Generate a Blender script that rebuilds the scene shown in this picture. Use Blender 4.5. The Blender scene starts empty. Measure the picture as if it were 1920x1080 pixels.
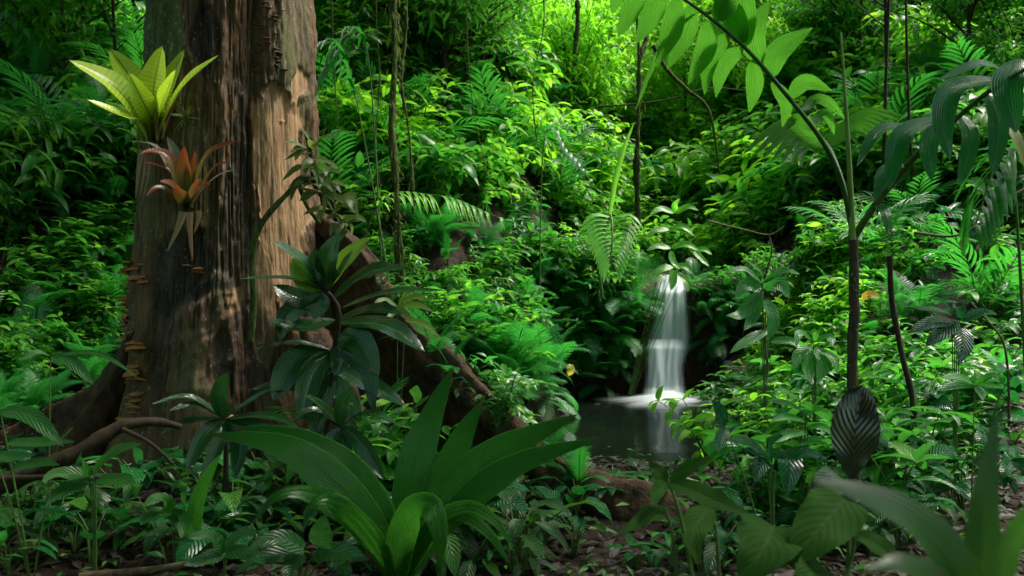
import bpy, math
import numpy as np
from mathutils import Matrix, Vector, Euler

R = math.radians
S = bpy.context.scene
COL = S.collection

# ------------------------------------------------------------------ camera
FPX = 1663.0                      # focal length in pixels of the 1920 x 1080 photograph
CAM = np.array((0.0, 0.0, 1.0))
cd = bpy.data.cameras.new('camera'); cam = bpy.data.objects.new('camera', cd); COL.objects.link(cam)
cam.location = CAM; cam.rotation_euler = (R(90), 0, 0)
cd.sensor_width = 36.0; cd.lens = 36.0 * FPX / 1920.0
cd.clip_start = 0.05; cd.clip_end = 500
cd.dof.use_dof = True; cd.dof.focus_distance = 5.0; cd.dof.aperture_fstop = 4.0
S.camera = cam

# ------------------------------------------------------------------ sky, sun, exposure
SUN_EL, SUN_AZ = 56.0, 68.0       # azimuth clockwise from +Y (the way the camera looks)
w = bpy.data.worlds.new('World'); S.world = w; w.use_nodes = True
wn = w.node_tree.nodes; wl = w.node_tree.links
sky = wn.new('ShaderNodeTexSky'); sky.sky_type = 'NISHITA'; sky.sun_disc = False
sky.sun_elevation = R(SUN_EL); sky.sun_rotation = R(SUN_AZ); sky.air_density = 1.0; sky.dust_density = 3.0
wl.new(sky.outputs[0], wn['Background'].inputs[0]); wn['Background'].inputs[1].default_value = 0.14
sd = bpy.data.lights.new('sun', 'SUN'); sun = bpy.data.objects.new('sun', sd); COL.objects.link(sun)
sd.energy = 4.6; sd.angle = R(24); sd.color = (1.0, 0.95, 0.84)
sun.rotation_euler = (R(90 - SUN_EL), 0, R(180 - SUN_AZ)); sun.location = (4, 6, 30)
S.view_settings.view_transform = 'Standard'; S.view_settings.look = 'None'
S.view_settings.gamma = 1.0; S.view_settings.exposure = 1.2; S.view_settings.use_curve_mapping = False
c = S.cycles
c.max_bounces = 6; c.diffuse_bounces = 3; c.glossy_bounces = 2; c.transmission_bounces = 4
c.transparent_max_bounces = 8; c.caustics_reflective = False; c.caustics_refractive = False
c.use_denoising = True; c.use_adaptive_sampling = True; c.adaptive_threshold = 0.02; c.sample_clamp_indirect = 4.0
try: c.denoiser = 'OPENIMAGEDENOISE'
except Exception: pass

# ------------------------------------------------------------------ numpy noise
def _hash(ix, iy, iz):
    h = (ix.astype(np.int64) * 374761393 + iy.astype(np.int64) * 668265263 + iz.astype(np.int64) * 2147483647 + 974711) & 0xffffffff
    h = ((h ^ (h >> 13)) * 1274126177) & 0xffffffff
    h = ((h ^ (h >> 16)) * 2246822519) & 0xffffffff
    return ((h ^ (h >> 15)) & 0xffffff) / float(0xffffff)
def vnoise(x, y, z=0.0):
    x, y, z = np.broadcast_arrays(np.asarray(x, float), np.asarray(y, float), np.asarray(z, float))
    fx, fy, fz = np.floor(x), np.floor(y), np.floor(z)
    tx, ty, tz = x - fx, y - fy, z - fz
    tx, ty, tz = (t * t * t * (t * (t * 6 - 15) + 10) for t in (tx, ty, tz))
    r = 0
    for i in (0, 1):
        for j in (0, 1):
            for k in (0, 1):
                r = r + _hash(fx + i, fy + j, fz + k) * (tx if i else 1 - tx) * (ty if j else 1 - ty) * (tz if k else 1 - tz)
    return r * 2 - 1
def fbm(x, y, z=0.0, o=4):
    r, a = 0.0, 0.5
    x, y, z = np.asarray(x, float), np.asarray(y, float), np.asarray(z, float)
    for k in range(o):
        r = r + a * vnoise(x + 17.3 * k, y + 5.1 * k, z + 9.7 * k); a *= 0.5; x, y, z = x * 2.03, y * 2.03, z * 2.03
    return r
def sst(a, b, x):
    t = np.clip((x - a) / (b - a), 0, 1); return t * t * (3 - 2 * t)

# ------------------------------------------------------------------ pixels and points
def P(px, py, d):
    return np.array(((px - 960.0) / FPX * d, d, CAM[2] - (py - 540.0) / FPX * d))
def PX(n, d): return n / FPX * d

# ------------------------------------------------------------------ mesh building
class Geo:
    def __init__(s): s.V = []; s.Q = []; s.U = []; s.A = []; s.n = 0
    def add(s, V, Q, U=None, rnd=0.0):
        V = np.asarray(V, float).reshape(-1, 3); Q = np.asarray(Q, np.int64).reshape(-1, 4)
        s.V.append(V); s.Q.append(Q + s.n)
        s.U.append(np.zeros((len(V), 2)) if U is None else U); s.A.append(np.full(len(V), rnd) if np.isscalar(rnd) else rnd)
        s.n += len(V)
    def mesh(s, name, mat, off=None, attrs=None, smooth=True):
        V = np.concatenate(s.V); Q = np.concatenate(s.Q); U = np.concatenate(s.U); A = np.concatenate(s.A)
        if off is not None: V = V - np.asarray(off)
        me = bpy.data.meshes.new(name)
        me.vertices.add(len(V)); me.vertices.foreach_set('co', V.astype(np.float32).ravel())
        me.loops.add(Q.size); me.loops.foreach_set('vertex_index', Q.astype(np.int32).ravel())
        me.polygons.add(len(Q)); me.polygons.foreach_set('loop_start', np.arange(0, Q.size, 4, dtype=np.int32))
        me.update(calc_edges=True)
        if smooth: me.shade_smooth()
        uv = me.uv_layers.new(name='UVMap'); uv.data.foreach_set('uv', U[Q.ravel()].astype(np.float32).ravel())
        a = me.attributes.new('rnd', 'FLOAT', 'POINT'); a.data.foreach_set('value', A.astype(np.float32))
        for k, v in (attrs or {}).items():
            a = me.attributes.new(k, 'FLOAT', 'POINT'); a.data.foreach_set('value', np.asarray(v, np.float32).ravel())
        me.materials.append(mat)
        return me

def grid_q(nu, nv, closed_u=False):
    m = nu if closed_u else nu + 1
    j, i = np.meshgrid(np.arange(nv), np.arange(nu), indexing='ij')
    i2 = (i + 1) % m if closed_u else i + 1
    return np.stack([j * m + i, j * m + i2, (j + 1) * m + i2, (j + 1) * m + i], -1).reshape(-1, 4)

def spline(pts, n):
    """Catmull-Rom through pts, n+1 samples even in arc length."""
    p = np.asarray(pts, float)
    if len(p) == 2: return p[0] + (p[1] - p[0]) * np.linspace(0, 1, n + 1)[:, None]
    q = np.vstack([2 * p[0] - p[1], p, 2 * p[-1] - p[-2]])
    o = []
    for k in range(len(p) - 1):
        t = np.linspace(0, 1, 17)[:-1, None]
        a, b, c_, d = q[k:k + 4]
        o.append(0.5 * (2 * b + (c_ - a) * t + (2 * a - 5 * b + 4 * c_ - d) * t ** 2 + (3 * b - a - 3 * c_ + d) * t ** 3))
    o = np.vstack(o + [p[-1:]])
    s = np.concatenate([[0], np.cumsum(np.linalg.norm(np.diff(o, axis=0), axis=1))]); s /= s[-1]
    t = np.linspace(0, 1, n + 1)
    return np.stack([np.interp(t, s, o[:, k]) for k in range(3)], -1)
def nrm(v): return v / np.maximum(np.linalg.norm(v, axis=-1, keepdims=True), 1e-9)
def tangents(c): return nrm(np.gradient(c, axis=0))

def p_ovate(t): return np.clip((t ** 0.55) * ((1 - t) ** 0.85) * 1.86, 0.012, 2)
def p_ellip(t): return np.clip(np.sin(np.pi * np.clip(t, 0, 1)) ** 0.8, 0.015, 2)
def p_lance(t): return np.clip((t ** 0.6) * ((1 - t) ** 0.75) * 1.95, 0.012, 2)
def p_heart(t): return np.clip(((t + 0.02) ** 0.3) * ((1 - t) ** 0.7) * 1.42, 0.012, 2)
def p_strap(t): return np.clip(np.minimum(1, 0.62 + 1.3 * t) * np.clip((1 - t) / 0.45, 0, 1) ** 0.75, 0.012, 2)
def p_bell(t): return np.clip(sst(-0.05, 0.55, t) * (1 - sst(0.55, 1.02, t) ** 1.3), 0.02, 2)
def p_grass(t): return np.clip((1 - t) ** 0.6, 0.03, 1)

def leaf_arrays(c, W, prof, nw, n, fold=0.2, cup=0.0, wave=0.0, wf=5.0, ph=0.0, pleat=0.0, pn=0, notch=0.0):
    """A blade along centre line c with surface normal hint n."""
    m = len(c) - 1; t = np.linspace(0, 1, m + 1)
    T = tangents(c); n = np.broadcast_to(np.asarray(n, float), c.shape)
    side = nrm(np.cross(n, T)); N = nrm(np.cross(T, side))
    u = np.linspace(-1, 1, nw + 1); hw = 0.5 * W * prof(t) * (1 + 0.05 * vnoise(t * 8 + 37.0 * float(c[0].sum() + c[-1].sum()), 0.0, 0.0))
    au = np.abs(u)
    ht = fold * au - cup * au ** 2
    off = hw[:, None] * (ht[None] + wave * np.sin(wf * 2 * np.pi * t + ph)[:, None] * (u * au)[None])
    if pleat: off = off + pleat * np.cos(u * pn * np.pi)[None] * np.minimum(1, prof(t) * 2)[:, None]
    cc = c[:, None, :] + side[:, None, :] * (hw[:, None] * u[None] * math.cos(min(abs(fold), 1.2) * 0.7))[..., None] + N[:, None, :] * off[..., None]
    if notch: cc = cc + T[:, None, :] * (notch * (au - 1)[None] * sst(0.6, 1, t)[:, None])[..., None]
    uv = np.stack(np.broadcast_arrays((u * 0.5 + 0.5)[None], t[:, None]), -1).reshape(-1, 2)
    return cc.reshape(-1, 3), grid_q(nw, m), uv

def arc(L, nl, a0, droop, pw=1.0):
    t = (np.arange(nl) + 0.5) / nl
    a = a0 - droop * t ** pw
    c = np.zeros((nl + 1, 3)); c[1:, 0] = np.cumsum(np.cos(a)) * L / nl; c[1:, 2] = np.cumsum(np.sin(a)) * L / nl
    return c
def arc_leaf(L, W, prof, nl, nw, a0=0.1, droop=0.9, pw=1.0, **k):
    c = arc(L, nl, a0, droop, pw)
    T = tangents(c); n = np.cross(T, np.array((0, 1.0, 0)))
    return leaf_arrays(c, W, prof, nw, n, **k)

def tube_arrays(c, r, ns=8, lump=0.0, lf=8.0, seed=0.0):
    c = np.asarray(c, float); r = np.broadcast_to(np.asarray(r, float), (len(c),))
    T = tangents(c); h = np.array((0.31, 0.17, 0.94)) if abs(T[:, 2]).mean() < 0.8 else np.array((0.97, 0.2, 0.1))
    a = nrm(np.cross(T, h)); b = np.cross(T, a)
    th = np.linspace(0, 2 * np.pi, ns, endpoint=False)
    ring = a[:, None] * np.cos(th)[None, :, None] + b[:, None] * np.sin(th)[None, :, None]
    rr = r[:, None] * np.ones(ns)[None]
    if lump:
        p = c[:, None] + ring * r[:, None, None]
        rr = rr * (1 + lump * fbm(p[..., 0] * lf + seed, p[..., 1] * lf, p[..., 2] * lf, 3) * 2)
    V = (c[:, None] + ring * rr[..., None]).reshape(-1, 3)
    uv = np.stack(np.broadcast_arrays((th / 6.2832)[None], np.linspace(0, 1, len(c))[:, None]), -1).reshape(-1, 2)
    return V, grid_q(ns, len(c) - 1, True), uv
def tube(g, pts, r0, r1, n=16, ns=8, lump=0.0, lf=8.0, seed=0.0, rnd=0.0, pw=1.0):
    c = spline(pts, n); r = r0 + (r1 - r0) * np.linspace(0, 1, n + 1) ** pw
    g.add(*tube_arrays(c, r, ns, lump, lf, seed), rnd)
    return c

def xform(V, M):
    M = np.asarray(M, float); return V @ M[:3, :3].T + M[:3, 3]
def frame(pos, d, up=(0, 0, 1), sc=1.0):
    """4x4: +X along d, +Z near up."""
    x = nrm(np.asarray(d, float)); y = np.cross(np.asarray(up, float), x)
    if np.linalg.norm(y) < 1e-4: y = np.cross(np.array((0.3, 0.9, 0.1)), x)
    y = nrm(y); z = np.cross(x, y)
    M = np.eye(4); M[:3, 0] = x * sc; M[:3, 1] = y * sc; M[:3, 2] = z * sc; M[:3, 3] = pos
    return M

# ------------------------------------------------------------------ things and parts
def tag(o, label, cat, group=None):
    o['label'] = label; o['category'] = cat
    if group: o['group'] = group
    return o
def thing(name, label, cat, loc, group=None, rz=0.0, sc=1.0):
    o = bpy.data.objects.new(name, None); o.empty_display_size = 0.05; COL.objects.link(o)
    o.location = loc; o.rotation_euler = (0, 0, rz); o.scale = (sc, sc, sc)
    return tag(o, label, cat, group)
def part(name, me, parent, M=None):
    o = bpy.data.objects.new(name, me); COL.objects.link(o); o.parent = parent
    if M is not None: o.matrix_basis = Matrix([list(r) for r in np.asarray(M)])
    return o
def single(name, me, label, cat, loc=(0, 0, 0), group=None):
    o = bpy.data.objects.new(name, me); COL.objects.link(o); o.location = loc
    return tag(o, label, cat, group)
def structure(name, me, parent=None):
    o = bpy.data.objects.new(name, me); COL.objects.link(o)
    if parent: o.parent = parent
    else: o['kind'] = 'structure'
    return o
def stuff(name, me, label, cat):
    o = bpy.data.objects.new(name, me); COL.objects.link(o); o['kind'] = 'stuff'
    return tag(o, label, cat)
def plant(name, proto, label, cat, loc, group=None, rz=0.0, sc=1.0, tilt=None):
    """proto: list of (part name, mesh, 4x4). A copy of the whole plant with its own parts."""
    r = thing(name, label, cat, loc, group, rz, sc)
    if tilt is not None: r.rotation_euler = (tilt[0], tilt[1], rz)
    for n, me, M in proto: part(n, me, r, M)
    return r

# ------------------------------------------------------------------ materials
def nt(name):
    m = bpy.data.materials.new(name); m.use_nodes = True
    t = m.node_tree
    return m, t.nodes, t.links, t.nodes['Principled BSDF'], t.nodes['Material Output']
def mth(N, L, op, a, b=None, c_=None, clamp=False):
    n = N.new('ShaderNodeMath'); n.operation = op; n.use_clamp = clamp
    for i, v in enumerate((a, b, c_)):
        if v is None: continue
        if isinstance(v, (int, float)): n.inputs[i].default_value = v
        else: L.new(v, n.inputs[i])
    return n.outputs[0]
def mixc(N, L, f, a, b, mode='MIX'):
    n = N.new('ShaderNodeMix'); n.data_type = 'RGBA'; n.blend_type = mode
    for i, v in ((0, f), (6, a), (7, b)):
        if isinstance(v, (int, float)): n.inputs[i].default_value = v
        elif isinstance(v, (tuple, list)): n.inputs[i].default_value = (*v[:3], 1)
        else: L.new(v, n.inputs[i])
    return n.outputs[2]
def mrange(N, L, v, a, b, c_=0.0, d=1.0):
    n = N.new('ShaderNodeMapRange'); n.interpolation_type = 'SMOOTHSTEP'
    n.inputs[1].default_value = a; n.inputs[2].default_value = b; n.inputs[3].default_value = c_; n.inputs[4].default_value = d
    L.new(v, n.inputs[0]); return n.outputs[0]
def noise(N, L, sc, det=4, co=None, rough=0.55):
    n = N.new('ShaderNodeTexNoise'); n.inputs['Scale'].default_value = sc; n.inputs['Detail'].default_value = det
    n.inputs['Roughness'].default_value = rough
    if co is not None: L.new(co, n.inputs['Vector'])
    return n.outputs[0]
def bump(N, L, h, st, dist, pb):
    n = N.new('ShaderNodeBump'); n.inputs['Strength'].default_value = st; n.inputs['Distance'].default_value = dist
    L.new(h, n.inputs['Height']); L.new(n.outputs[0], pb.inputs['Normal']); return n.outputs[0]

def leaf_mat(name, ca, cb, tr, vein='pinnate', nv=9, slant=0.55, rough=0.34, trf=0.35, veinc=None, va=0.35, bst=0.35,
             tip=None, spots=None, base=None, spec=0.5, young=None):
    """ca..cb: leaf colours between which single leaves vary; tr: light coming through."""
    m, N, L, pb, out = nt(name)
    uvn = N.new('ShaderNodeTexCoord'); sp = N.new('ShaderNodeSeparateXYZ'); L.new(uvn.outputs['UV'], sp.inputs[0])
    u = mth(N, L, 'ABSOLUTE', mth(N, L, 'MULTIPLY_ADD', sp.outputs[0], 2.0, -1.0)); v = sp.outputs[1]
    oi = N.new('ShaderNodeObjectInfo'); at = N.new('ShaderNodeAttribute'); at.attribute_name = 'rnd'
    rnd = mth(N, L, 'FRACT', mth(N, L, 'ADD', oi.outputs['Random'], at.outputs['Fac']))
    rnd2 = mth(N, L, 'FRACT', mth(N, L, 'MULTIPLY', rnd, 7.31))
    col = mixc(N, L, rnd, ca, cb)
    if young: col = mixc(N, L, mth(N, L, 'GREATER_THAN', rnd2, 0.88), col, young)
    nz = noise(N, L, 14, 3, uvn.outputs['Object'])
    col = mixc(N, L, mrange(N, L, nz, 0.35, 0.75, 0.0, 0.35), col, tuple(x * 0.6 for x in ca))
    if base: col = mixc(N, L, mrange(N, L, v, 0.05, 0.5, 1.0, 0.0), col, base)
    if tip: col = mixc(N, L, mrange(N, L, v, tip[1], tip[2], 0.0, tip[3]), col, tip[0])
    mid = mrange(N, L, u, 0.02, 0.075, 1.0, 0.0)
    if vein == 'pinnate':
        ph = mth(N, L, 'SUBTRACT', mth(N, L, 'MULTIPLY', v, float(nv)), mth(N, L, 'MULTIPLY', u, slant * nv * 0.45))
    elif vein == 'parallel':
        ph = mth(N, L, 'MULTIPLY', sp.outputs[0], float(nv))
    else:
        ph = mth(N, L, 'MULTIPLY', v, float(nv))
    tri = mth(N, L, 'MULTIPLY', mth(N, L, 'ABSOLUTE', mth(N, L, 'SUBTRACT', mth(N, L, 'FRACT', ph), 0.5)), 2.0)
    if vein == 'band':
        wob = noise(N, L, 40, 2, uvn.outputs['Object'])
        line = mth(N, L, 'MULTIPLY', mrange(N, L, mth(N, L, 'ADD', tri, mth(N, L, 'MULTIPLY', wob, 0.8)), 0.85, 1.2), mrange(N, L, v, 0.15, 0.95, 0.8, 0.05))
    else:
        line = mrange(N, L, tri, 0.72, 1.0)
    vc = veinc or tuple(min(1, x * 1.7 + 0.01) for x in cb)
    if vein != 'parallel':
        col = mixc(N, L, mth(N, L, 'MULTIPLY', line, va), col, vc)
        col = mixc(N, L, mth(N, L, 'MULTIPLY', mid, min(1, va * 1.6)), col, vc)
    else:
        col = mixc(N, L, mth(N, L, 'MULTIPLY', line, va), col, vc)
    wn_ = noise(N, L, 26, 4, uvn.outputs['Object'], 0.65)          # blemishes, on some leaves only
    col = mixc(N, L, mth(N, L, 'MULTIPLY', mrange(N, L, wn_, 0.66, 0.72, 0.0, 0.75), mth(N, L, 'GREATER_THAN', rnd2, 0.45)), col, (0.095, 0.065, 0.018))
    if spots:
        sn = noise(N, L, spots[1], 3, uvn.outputs['Object'])
        col = mixc(N, L, mrange(N, L, sn, spots[2], spots[2] + 0.06), col, spots[0])
    L.new(col, pb.inputs['Base Color']); pb.inputs['Roughness'].default_value = rough
    pb.inputs['Specular IOR Level'].default_value = spec
    rn = noise(N, L, 30, 3, uvn.outputs['Object'])
    L.new(mth(N, L, 'ADD', mth(N, L, 'MULTIPLY', rn, 0.22), rough - 0.09), pb.inputs['Roughness'])
    h = mth(N, L, 'SUBTRACT', mth(N, L, 'MULTIPLY', mth(N, L, 'SUBTRACT', 1.0, tri), 1.0), mth(N, L, 'MULTIPLY', mid, 0.8))
    bn = bump(N, L, h, bst, 0.004, pb)
    tb = N.new('ShaderNodeBsdfTranslucent')
    L.new(mixc(N, L, 0.55, mixc(N, L, 1.0, col, tuple(x * 3.2 for x in (1, 1, 1)), 'MULTIPLY'), tr), tb.inputs['Color'])
    L.new(bn, tb.inputs['Normal'])
    ms = N.new('ShaderNodeMixShader'); ms.inputs[0].default_value = trf
    L.new(pb.outputs[0], ms.inputs[1]); L.new(tb.outputs[0], ms.inputs[2]); L.new(ms.outputs[0], out.inputs[0])
    return m

def wood_mat(name, ca, cb, sc=18, rough=0.75, bst=0.6, moss=None, dist=0.01, st=4.0):
    m, N, L, pb, out = nt(name)
    tc = N.new('ShaderNodeTexCoord'); mp = N.new('ShaderNodeMapping'); L.new(tc.outputs['Object'], mp.inputs[0])
    mp.inputs['Scale'].default_value = (1, 1, 1 / st)
    n1 = noise(N, L, sc, 6, mp.outputs[0], 0.65); n2 = noise(N, L, sc * 0.3, 4, tc.outputs['Object'])
    col = mixc(N, L, mrange(N, L, n1, 0.3, 0.7), ca, cb)
    if moss:
        col = mixc(N, L, mrange(N, L, n2, moss[1], moss[1] + 0.15), col, moss[0])
    L.new(col, pb.inputs['Base Color']); pb.inputs['Roughness'].default_value = rough; pb.inputs['Specular IOR Level'].default_value = 0.22
    bump(N, L, n1, bst, dist, pb)
    return m
# ================================================================== materials of the setting
def soil_material():
    m, N, L, pb, out = nt('forest_soil')
    tc = N.new('ShaderNodeTexCoord'); co = tc.outputs['Object']
    n1 = noise(N, L, 3.0, 6, co, 0.6); n2 = noise(N, L, 26, 6, co, 0.7); n3 = noise(N, L, 0.9, 3, co)
    col = mixc(N, L, mrange(N, L, n2, 0.3, 0.7), (0.008, 0.005, 0.003), (0.038, 0.021, 0.011))
    col = mixc(N, L, mrange(N, L, n1, 0.55, 0.75, 0, 0.7), col, (0.02, 0.035, 0.010))
    col = mixc(N, L, mrange(N, L, n3, 0.55, 0.7, 0, 0.5), col, (0.05, 0.033, 0.019))
    L.new(col, pb.inputs['Base Color']); pb.inputs['Roughness'].default_value = 0.8; pb.inputs['Specular IOR Level'].default_value = 0.2
    h = mth(N, L, 'ADD', n2, mth(N, L, 'MULTIPLY', n1, 1.5)); bump(N, L, h, 0.9, 0.03, pb)
    return m
def rock_material():
    m, N, L, pb, out = nt('wet_rock')
    tc = N.new('ShaderNodeTexCoord'); co = tc.outputs['Object']
    n1 = noise(N, L, 5, 7, co, 0.65); n2 = noise(N, L, 22, 6, co, 0.7)
    col = mixc(N, L, mrange(N, L, n1, 0.35, 0.65), (0.010, 0.010, 0.009), (0.036, 0.032, 0.025))
    col = mixc(N, L, mrange(N, L, n2, 0.52, 0.66, 0, 0.75), col, (0.016, 0.035, 0.010))
    L.new(col, pb.inputs['Base Color']); pb.inputs['Roughness'].default_value = 0.42
    bump(N, L, mth(N, L, 'ADD', n1, mth(N, L, 'MULTIPLY', n2, 0.4)), 0.8, 0.03, pb)
    return m
SOIL = soil_material(); ROCK = rock_material()

# ================================================================== terrain
WATER_Z = -0.2
def gully_x(y):
    y = np.asarray(y, float)
    return np.where(y > 9.7, 1.72 + 0.17 * (y - 9.7), 1.72 - 0.14 * (9.7 - y) - 0.012 * (9.7 - y) ** 2)
def hgt(x, y):
    x = np.asarray(x, float); y = np.asarray(y, float)
    s = x - gully_x(y); a = np.abs(s); a = a + 0.75 * fbm(x * 1.0 + 5, y * 1.0, 2.2, 3) * sst(0.6, 1.3, a)
    floor = np.where(y < 9.75, -0.45 * sst(4.9, 5.6, y), -0.45 + 1.45 * sst(9.75, 10.05, y) + 0.12 * np.maximum(0, y - 10) + 0.35 * np.maximum(0, y - 13))
    left = 0.10 * np.maximum(0, y - 5.6) + 1.55 * sst(7.2, 9.6, y + 0.25 * np.maximum(0, -x - 1)) + 0.62 * np.maximum(0, y - 9.6) + 0.10 * np.maximum(0, -x - 2.2) * sst(4.5, 7, y)
    right = 0.09 * np.maximum(0, y - 4.5) + 1.0 * sst(6.6, 9.4, y) + 0.52 * np.maximum(0, y - 9.6) + 0.06 * np.maximum(0, x - 4)
    side = np.where(s < 0, left, right)
    wdt = np.where(s < 0, 0.78 - 0.1 * sst(9.6, 10.2, y), 0.48) * np.where(y > 9.7, 0.62, 1.0)
    k = sst(wdt, wdt + np.where(y > 9.7, 3.4, 1.5), a)
    z = floor * (1 - k) + side * k
    z = z + 0.16 * fbm(x * 0.7, y * 0.7, 0.3, 3) * (0.3 + 0.7 * k) * np.minimum(1.6, 0.5 + 0.09 * np.maximum(0, y)) + 0.045 * fbm(x * 3.1, y * 3.1, 1.7, 3)
    z = z + 0.25 * np.clip(fbm(x * 1.1 + 9, y * 1.1, 4.2, 3), 0, 1) * k * sst(8, 10, y)
    return z
def ground_hits(px, py, y0=1.6, y1=60):
    """where the view ray through each pixel meets the ground"""
    px = np.asarray(px, float); py = np.asarray(py, float)
    ys = np.concatenate([np.arange(y0, 14, 0.04), np.arange(14, y1, 0.15)])
    dx = (px - 960) / FPX; dz = -(py - 540) / FPX
    X = dx[:, None] * ys[None]; Z = CAM[2] + dz[:, None] * ys[None]
    below = Z < hgt(X, np.broadcast_to(ys[None], X.shape))
    i = np.argmax(below, 1); ok = below.any(1)
    y = ys[i]; x = dx * y
    return np.stack([x, y, hgt(x, y)], -1), ok

def axis(a0, a1, step, far, grow):
    c = list(np.arange(a0, a1, step)); s = step
    v = a0; lo = []
    while v > -far: s *= grow; v -= s; lo.append(v)
    s = step; v = c[-1]; hi = []
    while v < far: s *= grow; v += s; hi.append(v)
    return np.array(lo[::-1] + c + hi)
gx = axis(-6, 7.5, 0.07, 130, 1.09); gy = axis(1.2, 15, 0.07, 130, 1.09)
GX, GY = np.meshgrid(gx, gy)
g = Geo(); g.add(np.stack([GX, GY, hgt(GX, GY)], -1), grid_q(len(gx) - 1, len(gy) - 1))
structure('ground', g.mesh('ground', SOIL))

# ================================================================== pool
def water_material():
    m, N, L, pb, out = nt('pool_water')
    tc = N.new('ShaderNodeTexCoord')
    pb.inputs['Base Color'].default_value = (0.006, 0.012, 0.008, 1); pb.inputs['Roughness'].default_value = 0.09
    pb.inputs['IOR'].default_value = 1.33
    h = noise(N, L, 2.2, 3, tc.outputs['Object']); bump(N, L, h, 0.12, 0.05, pb)
    tr = N.new('ShaderNodeBsdfTransparent'); tr.inputs[0].default_value = (0.34, 0.34, 0.20, 1)
    lw = N.new('ShaderNodeLayerWeight'); lw.inputs[0].default_value = 0.2
    ms = N.new('ShaderNodeMixShader')
    f = mth(N, L, 'ADD', mth(N, L, 'MULTIPLY', lw.outputs['Fresnel'], 0.6), 0.38, clamp=True)
    L.new(f, ms.inputs[0]); L.new(tr.outputs[0], ms.inputs[1]); L.new(pb.outputs[0], ms.inputs[2])
    L.new(ms.outputs[0], out.inputs[0])
    return m
g = Geo(); n = 40
X, Y = np.meshgrid(np.linspace(-0.9, 3.6, n + 1), np.linspace(4.6, 10.05, n + 1))
g.add(np.stack([X, Y, np.full_like(X, WATER_Z) + 0.006 * fbm(X * 2, Y * 2, 0, 2)], -1), grid_q(n, n))
structure('pool_water', g.mesh('pool_water', water_material()))

# ================================================================== waterfall
def fall_material(name, dens, soft):
    m, N, L, pb, out = nt(name)
    tc = N.new('ShaderNodeTexCoord'); sp = N.new('ShaderNodeSeparateXYZ'); L.new(tc.outputs['UV'], sp.inputs[0])
    mp = N.new('ShaderNodeMapping'); L.new(tc.outputs['UV'], mp.inputs[0]); mp.inputs['Scale'].default_value = (9, 0.8, 1)
    st = noise(N, L, 1.6, 5, mp.outputs[0], 0.6)
    u = mth(N, L, 'ABSOLUTE', mth(N, L, 'MULTIPLY_ADD', sp.outputs[0], 2.0, -1.0))
    edge = mrange(N, L, mth(N, L, 'ADD', u, mth(N, L, 'MULTIPLY', st, 0.5)), 1.0 - soft, 1.28, 1.0, 0.0)
    col = mixc(N, L, mrange(N, L, st, 0.3, 0.7), (0.60, 0.73, 0.80), (0.88, 0.94, 0.98))
    L.new(col, pb.inputs['Base Color']); pb.inputs['Roughness'].default_value = 0.5
    at = N.new('ShaderNodeAttribute'); at.attribute_name = 'rnd'
    a = mth(N, L, 'MULTIPLY', mth(N, L, 'MULTIPLY', edge, at.outputs['Fac']), mrange(N, L, st, 0.2, 0.62, dens, 1.0), clamp=True)
    L.new(a, pb.inputs['Alpha'])
    tb = N.new('ShaderNodeBsdfTranslucent'); tb.inputs[0].default_value = (0.8, 0.87, 0.9, 1)
    tp = N.new('ShaderNodeBsdfTransparent'); m2 = N.new('ShaderNodeMixShader')
    L.new(a, m2.inputs[0]); L.new(tp.outputs[0], m2.inputs[1]); L.new(tb.outputs[0], m2.inputs[2])
    ms = N.new('ShaderNodeMixShader'); ms.inputs[0].default_value = 0.4
    L.new(pb.outputs[0], ms.inputs[1]); L.new(m2.outputs[0], ms.inputs[2]); L.new(ms.outputs[0], out.inputs[0])
    return m
FALL = fall_material('falling_water', 0.92, 0.25); FOAM = fall_material('foaming_water', 0.8, 0.6)
wf = thing('waterfall', 'silky white two-step waterfall dropping into the dark pool', 'waterfall', P(1252, 745, 9.7) * (1, 1, 0) + (0, 0, WATER_Z))
wo = np.array(wf.location)
def sheet(rows, nu, name, bulge, mat, ph):
    """rows: (left px, right px, py, distance, opacity)"""
    rows = np.array(rows, float); n = 36; t = np.linspace(0, 1, n + 1); tk = np.linspace(0, 1, len(rows))
    r = np.stack([np.interp(t, tk, np.convolve(np.pad(rows[:, k], 1, mode='edge'), (0.0, 1.0, 0.0), 'valid')) for k in range(5)], -1)
    u = np.linspace(-1, 1, nu + 1); V = []; A = []
    for l, rr, py, d, op in r:
        px = l + (rr - l) * (u * 0.5 + 0.5)
        b = bulge * (1 - u ** 2) + 0.03 * vnoise(u * 3.2 + ph, py * 0.010, 3.0) + 0.012 * vnoise(u * 9 + ph, py * 0.015, 8.0)
        V.append(np.stack([(px - 960) / FPX * d, d - b, np.full(nu + 1, CAM[2] - (py - 540) / FPX * d)], -1)); A.append(np.full(nu + 1, op))
    g = Geo(); uv = np.stack(np.broadcast_arrays((u * 0.5 + 0.5)[None], 1 - t[:, None]), -1).reshape(-1, 2)
    g.add(np.vstack(V), grid_q(nu, n), uv, np.concatenate(A)); part(name, g.mesh(name, mat, wo), wf)
sheet([(1232, 1286, 515, 10.25, 0.8), (1228, 1290, 548, 10.0, 1.0), (1222, 1294, 590, 9.93, 0.95), (1213, 1298, 630, 9.88, 0.9), (1209, 1296, 655, 9.84, 0.9), (1208, 1288, 680, 9.86, 0.4)], 24, 'upper_fall', 0.07, FALL, 1.0)
sheet([(1212, 1290, 636, 9.82, 0.4), (1208, 1290, 652, 9.74, 1.0), (1208, 1284, 690, 9.66, 1.0), (1206, 1286, 725, 9.6, 1.0), (1202, 1290, 742, 9.52, 1.0), (1194, 1298, 753, 9.4, 0.8)], 24, 'lower_fall', 0.06, FALL, 5.0)
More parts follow.
